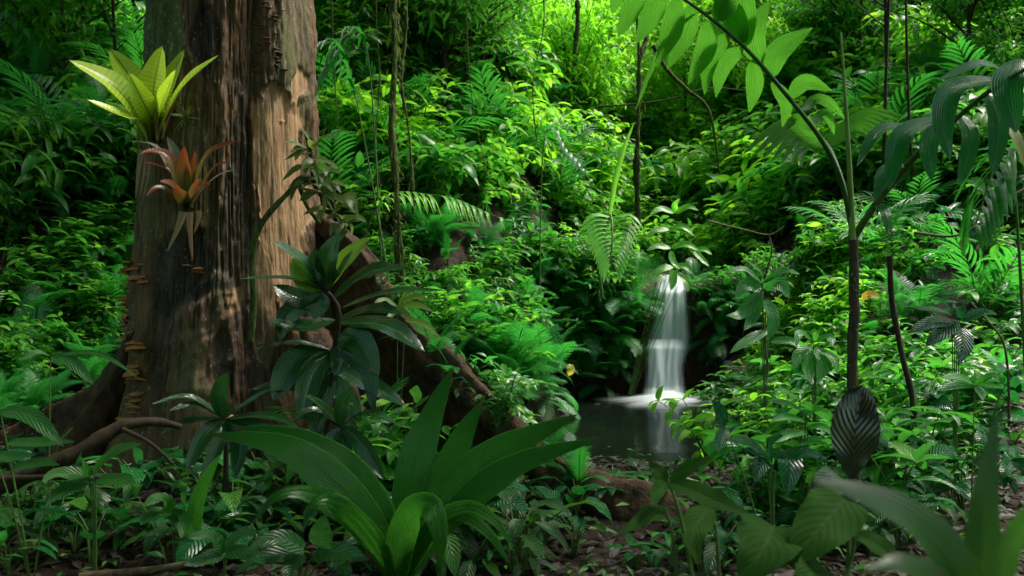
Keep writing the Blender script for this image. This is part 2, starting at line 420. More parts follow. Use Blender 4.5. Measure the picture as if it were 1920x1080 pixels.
# foam skirt spreading over the pool from the foot of the fall
g = Geo(); nr, na = 16, 48; c0 = P(1248, 746, 9.62)
th = np.linspace(0, 2 * np.pi, na, endpoint=False); V = []; A = []
for k in range(nr + 1):
    t = k / nr; rr = 0.08 + 0.58 * t
    wob = 1 + 0.45 * t * (vnoise(np.cos(th) * 1.7 + 4, np.sin(th) * 1.7, 0.5) + 0.6 * vnoise(np.cos(th) * 5 + 4, np.sin(th) * 5, 0.5))
    V.append(np.stack([c0[0] + np.cos(th) * rr * wob * 1.0, c0[1] - 0.05 + np.sin(th) * rr * wob * 1.15, np.full(na, WATER_Z + 0.014 + 0.09 * (1 - t) ** 3)], -1)); A.append(np.full(na, min(1.0, 1.5 * (1 - t) ** 1.3)))
g.add(np.vstack(V), grid_q(na, nr, True), np.full((na * (nr + 1), 2), 0.5), np.concatenate(A)); part('foam', g.mesh('foam', FOAM, wo), wf)

# ================================================================== rocks by the pool and the fall
def rock_mesh(seed, flat=0.7):
    n, m = 22, 14; th = np.linspace(0, 2 * np.pi, n, endpoint=False); ph = np.linspace(0.02, np.pi - 0.02, m + 1)
    T, F = np.meshgrid(th, ph); d = np.stack([np.sin(F) * np.cos(T), np.sin(F) * np.sin(T), np.cos(F)], -1)
    r = 1 + 0.55 * fbm(d[..., 0] * 1.3 + seed, d[..., 1] * 1.3, d[..., 2] * 1.3, 4) + 0.10 * fbm(d[..., 0] * 6 + seed, d[..., 1] * 6, d[..., 2] * 6, 3)
    g = Geo(); g.add((d * r[..., None] * (1, 1, flat)).reshape(-1, 3), grid_q(n, m, True)); return g.mesh('rock', ROCK)
ROCKS = [rock_mesh(s * 7.7, 0.6 + 0.12 * (s % 4)) for s in range(6)]
def rock(px, py, d, r, k, label, z=None, group=None, sq=1.0):
    p = P(px, py, d)
    o = single('rock', ROCKS[k % 6], label, 'rock', p, group); o.scale = (r, r * 0.8, r * sq); o.rotation_euler = (0.2 * k, 0.15 * k, k * 1.7)
for i, (px, py, d, r) in enumerate([(1185, 700, 10.15, 0.24), (1180, 610, 10.4, 0.24), (1330, 700, 10.1, 0.30), (1335, 610, 10.25, 0.30), (1390, 715, 9.8, 0.3), (1250, 625, 10.4, 0.46), (1252, 700, 10.2, 0.40)]):
    rock(px, py, d, r, i, 'dark wet mossy rock in the cliff beside the waterfall', group='rocks of the waterfall cliff', sq=1.2)
for i, (px, py, d, r) in enumerate([(1120, 765, 9.2, 0.14), (1060, 780, 8.6, 0.15), (1160, 748, 9.7, 0.14), (1420, 780, 8.4, 0.3), (1390, 815, 7.4, 0.2)]):
    rock(px, py + 12, d, r, i + 2, 'low wet rock at the edge of the dark pool', group='rocks along the pool edge')
for i, (px, py, d, r) in enumerate([(1150, 905, 5.2, 0.12), (1230, 905, 5.25, 0.13), (1290, 900, 5.4, 0.10), (1195, 925, 5.0, 0.10), (1330, 915, 5.15, 0.12), (1110, 935, 4.9, 0.1), (1265, 950, 4.7, 0.11)]):
    rock(px, py, d, r, i + 1, 'brown stone in the shallow outflow near the root', group='stones in the shallows', sq=0.5)
# ================================================================== the big buttressed tree
TX, TY = -1.655, 5.2
def trunk_material():
    m, N, L, pb, out = nt('rotting_bark')
    tc = N.new('ShaderNodeTexCoord'); co = tc.outputs['Object']
    mp = N.new('ShaderNodeMapping'); L.new(co, mp.inputs[0]); mp.inputs['Scale'].default_value = (1, 1, 0.16)
    mq = N.new('ShaderNodeMapping'); L.new(co, mq.inputs[0]); mq.inputs['Scale'].default_value = (1, 1, 0.5)
    n1 = noise(N, L, 22, 7, mp.outputs[0], 0.7); n2 = noise(N, L, 7, 6, mq.outputs[0], 0.65); n3 = noise(N, L, 70, 5, mq.outputs[0], 0.7)
    n4 = noise(N, L, 3.2, 4, mq.outputs[0], 0.6)
    def A(k):
        a = N.new('ShaderNodeAttribute'); a.attribute_name = k; return a.outputs['Fac']
    col = mixc(N, L, mrange(N, L, n1, 0.28, 0.72), (0.034, 0.015, 0.006), (0.175, 0.086, 0.030))
    col = mixc(N, L, mrange(N, L, n2, 0.42, 0.68, 0, 0.75), col, (0.20, 0.105, 0.036))
    col = mixc(N, L, mrange(N, L, n4, 0.52, 0.68, 0, 0.65), col, (0.035, 0.016, 0.008))
    col = mixc(N, L, mth(N, L, 'MULTIPLY', A('algae'), mrange(N, L, n2, 0.3, 0.65)), col, (0.10, 0.092, 0.028))
    bare = mixc(N, L, mrange(N, L, n1, 0.3, 0.75), (0.22, 0.11, 0.045), (0.50, 0.30, 0.145))
    bare = mixc(N, L, mrange(N, L, n4, 0.5, 0.72, 0, 0.5), bare, (0.42, 0.20, 0.12))
    col = mixc(N, L, mrange(N, L, mth(N, L, 'ADD', A('bare'), mth(N, L, 'MULTIPLY', mth(N, L, 'SUBTRACT', n2, 0.5), 0.9)), 0.35, 0.6), col, bare)
    col = mixc(N, L, mth(N, L, 'MULTIPLY', A('rot_furrow'), mrange(N, L, n2, 0.3, 0.6, 0.5, 1.0)), col, (0.020, 0.011, 0.007))
    li = mrange(N, L, mth(N, L, 'ADD', mth(N, L, 'MULTIPLY', A('lichen'), 0.22), n3), 0.60, 0.70)
    col = mixc(N, L, li, col, mixc(N, L, mrange(N, L, n3, 0.55, 0.72), (0.07, 0.12, 0.03), (0.40, 0.46, 0.34)))
    L.new(col, pb.inputs['Base Color']); pb.inputs['Roughness'].default_value = 0.72
    L.new(mrange(N, L, n2, 0.3, 0.7, 0.55, 0.88), pb.inputs['Roughness'])
    h = mth(N, L, 'ADD', mth(N, L, 'MULTIPLY', n1, 1.0), mth(N, L, 'MULTIPLY', n3, 0.35))
    bump(N, L, h, 0.9, 0.016, pb)
    return m
TRUNK = trunk_material()
tree = thing('buttressed_tree', 'massive old tree with rotting fluted trunk and spreading buttress roots', 'tree', (TX, TY, 0))
TO = np.array((TX, TY, 0.0))
LOBES = [(82, 0.62, 15, 0.75), (-82, 0.62, 13, 0.42), (-38, 0.30, 12, 0.40), (8, 0.26, 13, 0.45), (46, 0.42, 12, 0.55), (140, 0.5, 16, 0.6), (-140, 0.5, 16, 0.6)]
def trunk_R(th, z):
    """radius by angle (0 = towards the camera, + to the right) and height"""
    zz = [-0.3, 0.0, 0.2, 0.5, 0.8, 1.4, 2.0, 2.7, 4.0, 6.0, 9.0]; rr = [0.66, 0.64, 0.60, 0.545, 0.52, 0.49, 0.475, 0.447, 0.42, 0.38, 0.3]
    Rb = np.interp(z, zz, rr)
    k = 0
    for c0, a, wd, hz in LOBES:
        dd = (th - R(c0) + np.pi) % (2 * np.pi) - np.pi
        k = k + a * np.exp(-(dd / R(wd)) ** 2) * np.exp(-np.maximum(z + 0.05, 0) / hz)
    return Rb * (1 + k)
def trunk_xyz(th, z, r=None):
    r = trunk_R(th, z) if r is None else r
    return np.stack([TX + np.sin(th) * r, TY - np.cos(th) * r, z], -1)
nt_, nz_ = 400, 560
q = np.linspace(-1, 1, nt_, endpoint=False); th = np.pi * (0.62 * q + 0.38 * q ** 3)       # finer towards the camera
zs = np.concatenate([np.linspace(-0.3, 2.9, nz_ - 40), np.linspace(2.95, 9.0, 41)])
TH, Z = np.meshgrid(th, zs)
R0 = trunk_R(TH, Z); pos = trunk_xyz(TH, Z, R0)
px = (pos[..., 0] / pos[..., 1]) * FPX + 960; py = 540 - (pos[..., 2] - CAM[2]) / pos[..., 1] * FPX
front = (np.cos(TH) > 0.05).astype(float)
def blob(cx, cy, rx, ry, jit=0.25, f=0.02):
    d = ((px - cx) / rx) ** 2 + ((py - cy) / ry) ** 2
    return sst(1.25, 0.7, d + jit * 2 * fbm(px * f, py * f * 0.6, cx * 0.1, 3)) * front
arcx, arcy = np.sin(TH), np.cos(TH)
fl = fbm(arcx * 4.2, arcy * 4.2, Z * 0.45, 3); fl2 = fbm(arcx * 9, arcy * 9, Z * 2.6, 4); fl3 = fbm(arcx * 26, arcy * 26, Z * 3.5, 4); lump = fbm(arcx * 3.5, arcy * 3.5, Z * 3.0, 4)
ridge = 1 - np.abs(fbm(arcx * 6 + 3, arcy * 6, Z * 0.6, 3)) * 2
bare = np.maximum.reduce([blob(507, 215, 38, 62, 0.7, 0.035), blob(528, 300, 46, 120, 0.6, 0.03), blob(540, 420, 52, 120, 0.6, 0.03), blob(560, 190, 26, 60, 0.7, 0.035) * 0.7, blob(500, 560, 26, 110, 0.5) * 0.85, blob(440, 565, 30, 45, 0.6) * 0.8, blob(560, 560, 30, 80, 0.5) * 0.8])
rot_furrow = np.maximum.reduce([blob(385, 60, 26, 70, 0.5), blob(350, 520, 60, 90, 0.6), blob(455, 350, 24, 200, 0.4) * 0.8, blob(430, 440, 18, 120, 0.4) * 0.8, blob(420, 690, 22, 90, 0.5), blob(300, 640, 36, 110, 0.6) * 0.7, blob(480, 640, 40, 90, 0.6) * 0.7, blob(510, 90, 22, 100, 0.5) * 0.5])
lich = blob(308, 80, 44, 130, 0.4)
alg = np.maximum.reduce([blob(555, 80, 40, 200, 0.3), blob(330, 330, 80, 200, 0.5) * 0.8, blob(420, 420, 60, 160, 0.6) * 0.7, blob(385, 700, 60, 80, 0.6) * 0.8])
cre = np.abs(fbm(arcx * 7.5 + 1.3, arcy * 7.5, Z * 0.55 + 0.35 * fbm(arcx * 3, arcy * 3, Z * 1.2, 2), 4)); crease = sst(0.10, 0.0, cre)          # long vertical furrows
cr2 = np.abs(fbm(arcx * 17 + 8, arcy * 17, Z * 1.6, 3)); cre2 = sst(0.09, 0.0, cr2)
D = 0.060 * fl + 0.034 * fl2 + 0.012 * fl3 + 0.035 * lump - 0.030 * crease * sst(-0.15, 0.25, fbm(arcx * 2.5 + 7, arcy * 2.5, Z * 1.3, 3)) - 0.014 * cre2 + 0.022 * fbm(arcx * 7, arcy * 7, Z * 7, 4)
D = D * (1 - 0.7 * np.clip(bare, 0, 1)) * (1 - 0.6 * np.clip(blob(560, 60, 34, 140), 0, 1))
D = D - 0.030 * np.clip(bare, 0, 1) - 0.05 * np.clip(rot_furrow, 0, 1) * np.clip(0.3 + 1.6 * fl2 + lump, 0, 1.3)
rot_furrow = np.clip(np.maximum(rot_furrow, 0.4 * crease * (1 - bare)), 0, 1)  # furrows get the same dark tone as the rotten hollows, more weakly
# folded, wrinkled burl low on the trunk
bu = blob(392, 650, 70, 110, 0.7, 0.012); rr_ = np.hypot((px - 470) * 1.0, (py - 800) * 0.8) + 26 * fbm(px * 0.02, py * 0.02, 0, 3)
D = D + bu * (0.035 + 0.003 * np.sin(rr_ * 0.30) * sst(-0.3, 0.4, fbm(px * 0.015, py * 0.015, 5, 2) + 0.2))
R1 = R0 + D * np.clip(1.1 - 0.05 * Z, 0.3, 1)
g = Geo(); uv = np.stack([(TH / 6.2832 + 0.5), Z / 9], -1).reshape(-1, 2)
g.add(trunk_xyz(TH, Z, R1).reshape(-1, 3), grid_q(nt_, len(zs) - 1, True), uv)
part('trunk', g.mesh('trunk', TRUNK, TO, {'bare': bare, 'rot_furrow': rot_furrow, 'lichen': lich, 'algae': alg}), tree)
def on_trunk(pxl, pyl):
    """point on the trunk's surface seen at a pixel, with its outward normal"""
    d = (px - pxl) ** 2 + (py - pyl) ** 2 + (front < 0.5) * 1e9
    i = np.unravel_index(np.argmin(d), d.shape); t = TH[i]
    return trunk_xyz(TH[i], Z[i], R1[i]), np.array((np.sin(t), -np.cos(t), 0.0))

# plank buttresses, surface roots and one wall added for darkness under the long root: (path of the top edge as pixels + distance, half thickness along it, sits on the ground)
def buttress(path, h0, h1, seed, name='buttress_root', n=70, skew=0.0):
    c = spline([P(*p) for p in path], n); T = tangents(c); T2 = nrm(T * (1, 1, 0)); sd_ = np.stack([T2[:, 1], -T2[:, 0], 0 * T2[:, 0]], -1)
    gz = hgt(c[:, 0], c[:, 1]) - 0.12
    wv = np.concatenate([np.linspace(-1, 1, 29)]); V = []
    for k in range(n + 1):
        t = k / n; ht = max(c[k, 2] - gz[k], 0.02); w_ = h0 + (h1 - h0) * t
        a = wv * np.pi * 0.5
        # rounded top, flaring skirt down to the ground
        prof = np.sign(np.sin(a)) * (np.abs(np.sin(a)) ** 0.8)
        drop = 1 - np.cos(a) ** 0.9
        s = prof * (w_ + (0.10 + 0.12 * t) * ht * np.abs(drop) ** 2.2)
        p = c[k] + sd_[k] * s[:, None] * 1.0; z = c[k, 2] - drop * ht
        V.append(np.stack([p[:, 0], p[:, 1], z], -1))
    V = np.array(V); nrmv = sd_[:, None] * np.sign(wv)[None, :, None] * 0.7 + np.array((0, 0, 0.7))
    dd = 0.045 * fbm(V[..., 0] * 3 + seed, V[..., 1] * 3, V[..., 2] * 2.2, 4) + 0.020 * fbm(V[..., 0] * 11 + seed, V[..., 1] * 11, V[..., 2] * 5, 4)
    V = V + nrmv * dd[..., None]
    g = Geo(); g.add(V.reshape(-1, 3), grid_q(28, n))
    return g.mesh(name, ROOT, TO)
ROOT = wood_mat('root_bark', (0.020, 0.011, 0.006), (0.095, 0.052, 0.025), 14, 0.75, 1.0, ((0.030, 0.040, 0.012), 0.56), 0.03, 1.3)
part('buttress_root', buttress([(600, 440, 5.22), (692, 530, 5.06), (745, 622, 4.92), (830, 705, 4.78), (905, 775, 4.58), (985, 860, 4.34), (1060, 925, 4.14), (1120, 960, 4.02)], 0.035, 0.04, 3.0), tree)  # thin wall added below the root so the hollow beneath reads dark
def root_tube(path, r0, r1, seed, n=90):
    c = spline([P(*p) for p in path], n); t = np.linspace(0, 1, n + 1); r = (r0 + (r1 - r0) * t) * (1 + 0.25 * vnoise(t * 7 + seed, 0 * t, 0.0))
    V, Q, U = tube_arrays(c, r, 28, 0.16, 5, seed); an_ = np.tile(np.linspace(0, 6.283, 28, endpoint=False), n + 1); tt_ = np.repeat(t, 28)
    dd = 0.022 * fbm(V[:, 0] * 14 + seed, V[:, 1] * 14, V[:, 2] * 14, 4) + 0.035 * fbm(np.cos(an_) * 2.2 + seed, np.sin(an_) * 2.2, tt_ * 4, 4)
    g = Geo(); g.add(V + (0, 0, 1) * dd[:, None] * 0.7 + (0, -1, 0) * dd[:, None], Q, U); return g.mesh('buttress_root', ROOT, TO)
part('buttress_root', root_tube([(570, 400, 5.3), (640, 450, 5.1), (692, 510, 5.0), (745, 600, 4.85), (830, 685, 4.7), (905, 755, 4.5), (985, 838, 4.25), (1060, 905, 4.05), (1140, 945, 3.92), (1215, 965, 3.85), (1290, 1040, 3.8)], 0.06, 0.115, 3.0), tree)
part('buttress_root', root_tube([(560, 560, 4.85), (610, 680, 4.6), (650, 760, 4.4), (690, 860, 4.2), (730, 980, 4.0)], 0.085, 0.075, 13.0), tree)
part('buttress_root', buttress([(270, 560, 5.1), (225, 665, 4.95), (185, 735, 4.8), (120, 810, 4.6), (60, 885, 4.4), (20, 960, 4.3)], 0.075, 0.05, 8.0), tree)
part('buttress_root', buttress([(240, 640, 5.4), (170, 720, 5.5), (80, 770, 5.6), (-20, 820, 5.7)], 0.08, 0.05, 18.0, n=50), tree)

# crown, far above the picture: it shades the foot of the tree
def crown_mesh(name, mat, rad, rz, n, seed, lf=0.16, hollow=0.35, drop=0.5, nl=3):
    rs = np.random.RandomState(seed); g = Geo()
    c = []
    lob = nrm(rs.normal(size=(14, 3))) * np.array((rad, rad, rz)) * 0.62; lr = rs.uniform(0.3, 0.55, 14)
    i = rs.randint(0, 14, n); d = nrm(rs.normal(size=(n, 3))) * (rs.uniform(hollow, 1, (n, 1)) ** 0.5)
    pos = lob[i] + d * lr[i][:, None] * np.array((rad, rad, rz))
    base = arc_leaf(1, 0.42, p_ovate, nl, 2, 0.1, 0.8, fold=0.25)
    az = rs.uniform(0, 6.28, n); el = rs.normal(-0.25, 0.45, n); s = lf * rs.uniform(0.6, 1.3, n); ro = rs.normal(0, 0.5, n)
    x = np.stack([np.cos(az) * np.cos(el), np.sin(az) * np.cos(el), np.sin(el)], -1)
    up = np.stack([rs.normal(0, 0.3, n), rs.normal(0, 0.3, n), np.ones(n)], -1)
    y = nrm(np.cross(up, x)); z = np.cross(x, y)
    BV = base[0]
    V = pos[:, None] + s[:, None, None] * (BV[None, :, 0:1] * x[:, None] + BV[None, :, 1:2] * y[:, None] + BV[None, :, 2:3] * z[:, None])
    m = len(BV); Q = (base[1][None] + (np.arange(n) * m)[:, None, None]).reshape(-1, 4)
    g.add(V.reshape(-1, 3), Q, np.tile(base[2], (n, 1)), np.repeat(rs.uniform(0, 1, n), m))
    return g.mesh(name, mat)
CANOPY = leaf_mat('canopy_leaf', (0.028, 0.085, 0.018), (0.05, 0.13, 0.022), (0.16, 0.42, 0.03), 'none', 1, bst=0.1, trf=0.35, va=0.0)
CROWN_BIG = crown_mesh('crown', CANOPY, 3.9, 1.5, 7000, 5, 0.36)
part('crown', CROWN_BIG, tree, frame((-2.0, -2.2, 8.0), (1, 0, 0)))
# ================================================================== leaf materials
LM = {}
LM['broad'] = leaf_mat('broad_leaf', (0.011, 0.105, 0.016), (0.040, 0.21, 0.02), (0.12, 0.56, 0.03), 'pinnate', 9, 0.6, 0.30, 0.34, va=0.30, young=(0.11, 0.30, 0.03))
LM['small'] = leaf_mat('small_leaf', (0.014, 0.12, 0.016), (0.060, 0.26, 0.022), (0.16, 0.60, 0.03), 'pinnate', 6, 0.6, 0.32, 0.36, va=0.2, young=(0.14, 0.34, 0.03))
LM['lance'] = leaf_mat('lance_leaf', (0.010, 0.11, 0.025), (0.026, 0.19, 0.026), (0.08, 0.50, 0.04), 'parallel', 7, 0.6, 0.28, 0.34, va=0.25)
LM['quilt'] = leaf_mat('quilted_leaf', (0.007, 0.085, 0.024), (0.016, 0.15, 0.028), (0.05, 0.40, 0.04), 'pinnate', 12, 0.5, 0.24, 0.22, va=0.12, bst=0.9)
LM['fern'] = leaf_mat('fern_frond', (0.010, 0.13, 0.026), (0.030, 0.23, 0.030), (0.08, 0.55, 0.04), 'none', 1, 0.6, 0.40, 0.36, va=0.0, bst=0.0)
LM['palm'] = leaf_mat('palm_leaflet', (0.010, 0.12, 0.018), (0.026, 0.21, 0.022), (0.09, 0.55, 0.03), 'parallel', 9, 0.6, 0.26, 0.36, va=0.2, bst=0.5)
LM['bright'] = leaf_mat('sun_painted_leaf', (0.060, 0.25, 0.015), (0.14, 0.38, 0.018), (0.34, 0.78, 0.02), 'none', 1, 0.6, 0.40, 0.5, va=0.0, bst=0.0, young=(0.22, 0.42, 0.03))  # lighter copy of the hillside leaf; gully sunlight put into its colour
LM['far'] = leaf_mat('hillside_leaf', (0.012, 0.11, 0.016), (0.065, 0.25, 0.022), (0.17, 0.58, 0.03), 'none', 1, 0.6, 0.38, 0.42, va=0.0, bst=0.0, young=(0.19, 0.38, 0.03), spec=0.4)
LM['dbroad'] = leaf_mat('shade_painted_herb_leaf', (0.006, 0.038, 0.006), (0.018, 0.080, 0.010), (0.08, 0.32, 0.025), 'pinnate', 9, 0.6, 0.34, 0.26, va=0.25, bst=0.5, young=(0.06, 0.19, 0.02), spec=0.35)  # darker copy of the broad leaf; foreground shade put into its colour
STEM_G = wood_mat('green_stem', (0.04, 0.09, 0.02), (0.09, 0.16, 0.03), 30, 0.5, 0.2)
STEM_B = wood_mat('brown_stem', (0.014, 0.009, 0.005), (0.05, 0.032, 0.018), 40, 0.7, 0.5)
MOSSY = wood_mat('mossy_liana', (0.020, 0.026, 0.008), (0.085, 0.12, 0.025), 60, 0.9, 0.9)
TWIG = wood_mat('twig_bark', (0.05, 0.035, 0.02), (0.15, 0.10, 0.06), 40, 0.7, 0.5)

# ================================================================== leaf and frond meshes (shared)
def mesh1(name, arr, mat, rnd=0.0):
    g = Geo(); g.add(*arr, rnd); return g.mesh(name, mat)
LEAF = {}
for k in range(3):
    dr = (0.5, 0.9, 1.4)[k]
    LEAF['broad', k] = mesh1('leaf', arc_leaf(1, 0.50, p_ovate, 6, 4, 0.25, dr, fold=0.28, wave=0.10, wf=2.5, ph=k), LM['broad'])
    LEAF['small', k] = mesh1('leaf', arc_leaf(1, 0.52, p_ovate, 4, 2, 0.2, dr, fold=0.25), LM['small'])
    LEAF['lance', k] = mesh1('leaf', arc_leaf(1, 0.25, p_lance, 7, 2, 0.35, dr * 1.2, fold=0.3), LM['lance'])
    LEAF['quilt', k] = mesh1('leaf', arc_leaf(1, 0.60, p_heart, 6, 4, 0.3, dr * 1.1, fold=0.18, wave=0.12, wf=2.0, ph=k), LM['quilt'])
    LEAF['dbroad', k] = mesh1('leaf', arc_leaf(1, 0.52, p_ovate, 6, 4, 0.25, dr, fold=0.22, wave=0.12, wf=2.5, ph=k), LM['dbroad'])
    LEAF['bright', k] = mesh1('leaf', arc_leaf(1, 0.48, p_ovate, 5, 2, 0.25, dr, fold=0.25), LM['bright'])

def frond(L, np_, pl, pw, mat, droop=0.9, a0=0.7, sweep=0.75, sag=0.5, nl=3, shape='fern', rw=0.006, rsd=0, bip=0):
    """pinnate frond along +X: curved midrib with pinnae on both sides"""
    rs = np.random.RandomState(rsd); g = Geo()
    c = arc(L, 24, a0, droop, 1.3); T = tangents(c)
    g.add(*tube_arrays(c, np.linspace(rw, rw * 0.25, 25), 5), 0.0)
    lo = 0.12 if shape == 'fern' else 0.22
    for i in range(np_):
        t = lo + (0.985 - lo) * i / (np_ - 1)
        p = np.array([np.interp(t, np.linspace(0, 1, 25), c[:, k]) for k in range(3)]); tt = nrm(np.array([np.interp(t, np.linspace(0, 1, 25), T[:, k]) for k in range(3)]))
        up = np.cross(tt, (0, 1, 0)); q_ = (t - lo) / (1 - lo)
        if shape == 'fern': ln = pl * np.clip(np.sin(np.pi * (0.16 + 0.84 * q_)) ** 0.8, 0.06, 1)
        else: ln = pl * np.clip(0.62 + 0.9 * q_ - 1.05 * q_ ** 2, 0.3, 1)
        for s in (-1, 1):
            sw = sweep + (0.5 * q_ if shape != 'fern' else 0.25 * q_)
            d = nrm(tt * math.cos(1.57 - sw) + np.array((0, s, 0)) * math.sin(1.57 - sw) + up * 0.12 + rs.normal(0, 0.04, 3))
            M = frame(p, d, up)
            if bip:
                m = bip; cc = arc(ln, 6, 0.0, sag)
                for j in range(m):
                    tj = 0.1 + 0.88 * j / (m - 1); pj = np.array([np.interp(tj, np.linspace(0, 1, 7), cc[:, k]) for k in range(3)])
                    l2 = ln * 0.30 * (1 - tj) ** 0.7 + 0.004
                    for s2 in (-1, 1):
                        b = nrm(np.array((0.55, s2, -0.1))); e = np.array((0.2, 0, 0)) * l2
                        n_ = np.array((1, 0, 0)) * l2 * 0.24
                        V = np.array([pj - n_ * 0.6, pj + b * l2 * 0.55 - n_ * 1.1 + e, pj + b * l2 + e, pj + b * l2 * 0.5 + n_ * 0.9])
                        g.add(xform(V, M), [[0, 1, 2, 3]], np.array([(0.5, tj)] * 4), rs.uniform(0, 0.2))
            else:
                a = arc_leaf(ln, pw * (0.55 + 0.45 * ln / pl), p_lance if shape != 'fern' else p_grass, nl, 2, 0.05, sag, fold=0.25)
                g.add(xform(a[0], M), a[1], a[2], rs.uniform(0, 0.25))
    return g.mesh('frond', mat)
FROND = {}
for k in range(3):
    FROND['fern', k] = frond(0.55, 24, 0.115, 0.022, LM['fern'], (1.0, 1.5, 0.6)[k], (0.9, 0.7, 0.4)[k], 0.35, 0.5, 3, 'fern', 0.0035, k)
    FROND['lacy', k] = frond(0.6, 17, 0.17, 0.03, LM['fern'], (0.9, 1.4, 0.6)[k], (0.8, 0.6, 0.3)[k], 0.45, 0.5, 3, 'fern', 0.0035, k + 5, bip=9)
    FROND['palm', k] = frond(0.95, 13, 0.34, 0.040, LM['palm'], (1.1, 1.6, 0.8)[k], (0.9, 0.8, 0.5)[k], 0.65, 0.8, 5, 'palm', 0.007, k + 9)

def stem_mesh(paths, mat, name='stem'):
    g = Geo()
    for p, r0, r1 in paths: tube(g, p, r0, r1, max(4, 3 * (len(p) - 1)), 6)
    return g.mesh(name, mat)

def proto_fern(kind, n, seed, sc=1.0, el=(0.1, 0.6)):
    rs = np.random.RandomState(seed); o = []
    for i in range(n):
        az = 6.283 * i / n + rs.uniform(-0.35, 0.35); e = rs.uniform(*el)
        d = (math.cos(az) * math.cos(e), math.sin(az) * math.cos(e), math.sin(e))
        o.append(('frond', FROND[kind, rs.randint(3)], frame((0, 0, 0.01), d, (0, 0, 1), sc * rs.uniform(0.7, 1.15))))
    return o
def proto_shrub(kind, H, nb, seed, ls, whorl=4, per=3, stem=None, spread=0.55):
    rs = np.random.RandomState(seed); paths = []; o = []
    for b in range(nb):
        az = 6.283 * b / nb + rs.uniform(-0.5, 0.5); sp = spread * rs.uniform(0.3, 1.1); h = H * rs.uniform(0.65, 1.05)
        p0 = np.array((0, 0, -0.05)); p3 = np.array((math.cos(az) * sp * h, math.sin(az) * sp * h, h))
        p1 = p0 + (p3 - p0) * 0.4 * np.array((0.5, 0.5, 1.2)); p2 = p0 + (p3 - p0) * 0.75 * np.array((0.8, 0.8, 1.1))
        paths.append(([p0, p1, p2, p3], 0.010 * H + 0.002, 0.003))
        c = spline([p0, p1, p2, p3], 24)
        def put(t, a, el, s):
            i = int(t * 24); pos = c[i]
            d = (math.cos(a) * math.cos(el), math.sin(a) * math.cos(el), math.sin(el))
            o.append(('leaf', LEAF[kind, rs.randint(3)], frame(pos, d, (rs.normal(0, 0.25), rs.normal(0, 0.25), 1), ls * s)))
        for j in range(whorl): put(1.0, 6.283 * j / whorl + rs.uniform(-0.3, 0.3), rs.uniform(-0.1, 0.6), rs.uniform(0.7, 1.1))
        a = rs.uniform(0, 6.28)
        for j in range(per):
            t = 0.95 - 0.6 * (j + rs.uniform(0, 0.7)) / per
            put(t, a, rs.uniform(-0.3, 0.4), rs.uniform(0.8, 1.25)); put(t, a + 3.14 + rs.normal(0, 0.3), rs.uniform(-0.3, 0.4), rs.uniform(0.8, 1.25)); a += 1.57 + rs.normal(0, 0.3)
    o.insert(0, ('stem', stem_mesh(paths, stem or STEM_G), np.eye(4)))
    return o
def proto_herb(kind, n, seed, ls, H=0.25, lean=0.6):
    """leaves on single upright stalks from one crown"""
    rs = np.random.RandomState(seed); paths = []; o = []
    for i in range(n):
        az = 6.283 * i / n + rs.uniform(-0.4, 0.4); h = H * rs.uniform(0.5, 1.1); r = lean * h * rs.uniform(0.5, 1.2)
        p = np.array((math.cos(az) * r, math.sin(az) * r, h)); paths.append(([np.array((0, 0, -0.02)), p * np.array((0.35, 0.35, 0.65)), p], 0.004, 0.002))
        e = rs.uniform(-0.45, 0.35)
        o.append(('leaf', LEAF[kind, rs.randint(3)], frame(p, (math.cos(az) * math.cos(e), math.sin(az) * math.cos(e), math.sin(e)), (0, 0, 1), ls * rs.uniform(0.7, 1.2))))
    o.insert(0, ('stem', stem_mesh(paths, STEM_G), np.eye(4)))
    return o
def proto_palmlet(n, seed, sc=1.0):
    rs = np.random.RandomState(seed); o = []
    for i in range(n):
        az = 6.283 * i / n + rs.uniform(-0.4, 0.4); e = rs.uniform(0.1, 0.7)
        o.append(('frond', FROND['palm', rs.randint(3)], frame((0, 0, 0.02), (math.cos(az) * math.cos(e), math.sin(az) * math.cos(e), math.sin(e)), (0, 0, 1), sc * rs.uniform(0.75, 1.15))))
    return o
PROTO = {
 'fern': [proto_fern('fern', 7 + k, 10 + k) for k in range(3)],
 'lacy': [proto_fern('lacy', 6 + k, 20 + k) for k in range(3)],
 'hang': [proto_fern('lacy', 5, 24 + k, 1.0, (-0.9, 0.0)) for k in range(2)] + [proto_fern('fern', 5, 26, 1.0, (-0.9, 0.0))],
 'broad': [proto_shrub('broad', 0.55, 4, 30 + k, 0.22) for k in range(4)],
 'small': [proto_shrub('small', 0.50, 6, 40 + k, 0.095, 4, 5) for k in range(4)],
 'lance': [proto_shrub('lance', 0.55, 4, 50 + k, 0.22, 4, 3) for k in range(3)],
 'quilt': [proto_shrub('quilt', 0.50, 3, 60 + k, 0.23, 4, 2) for k in range(3)],
 'bright': [proto_shrub('bright', 0.55, 5, 90 + k, 0.17, 4, 3) for k in range(3)],
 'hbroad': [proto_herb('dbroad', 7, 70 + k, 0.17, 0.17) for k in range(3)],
 'hquilt': [proto_herb('quilt', 6, 75 + k, 0.16, 0.16) for k in range(3)],
 'hlance': [proto_herb('lance', 8, 80 + k, 0.22, 0.14) for k in range(3)],
 'palmlet': [proto_palmlet(6 + k, 85 + k) for k in range(3)],
}
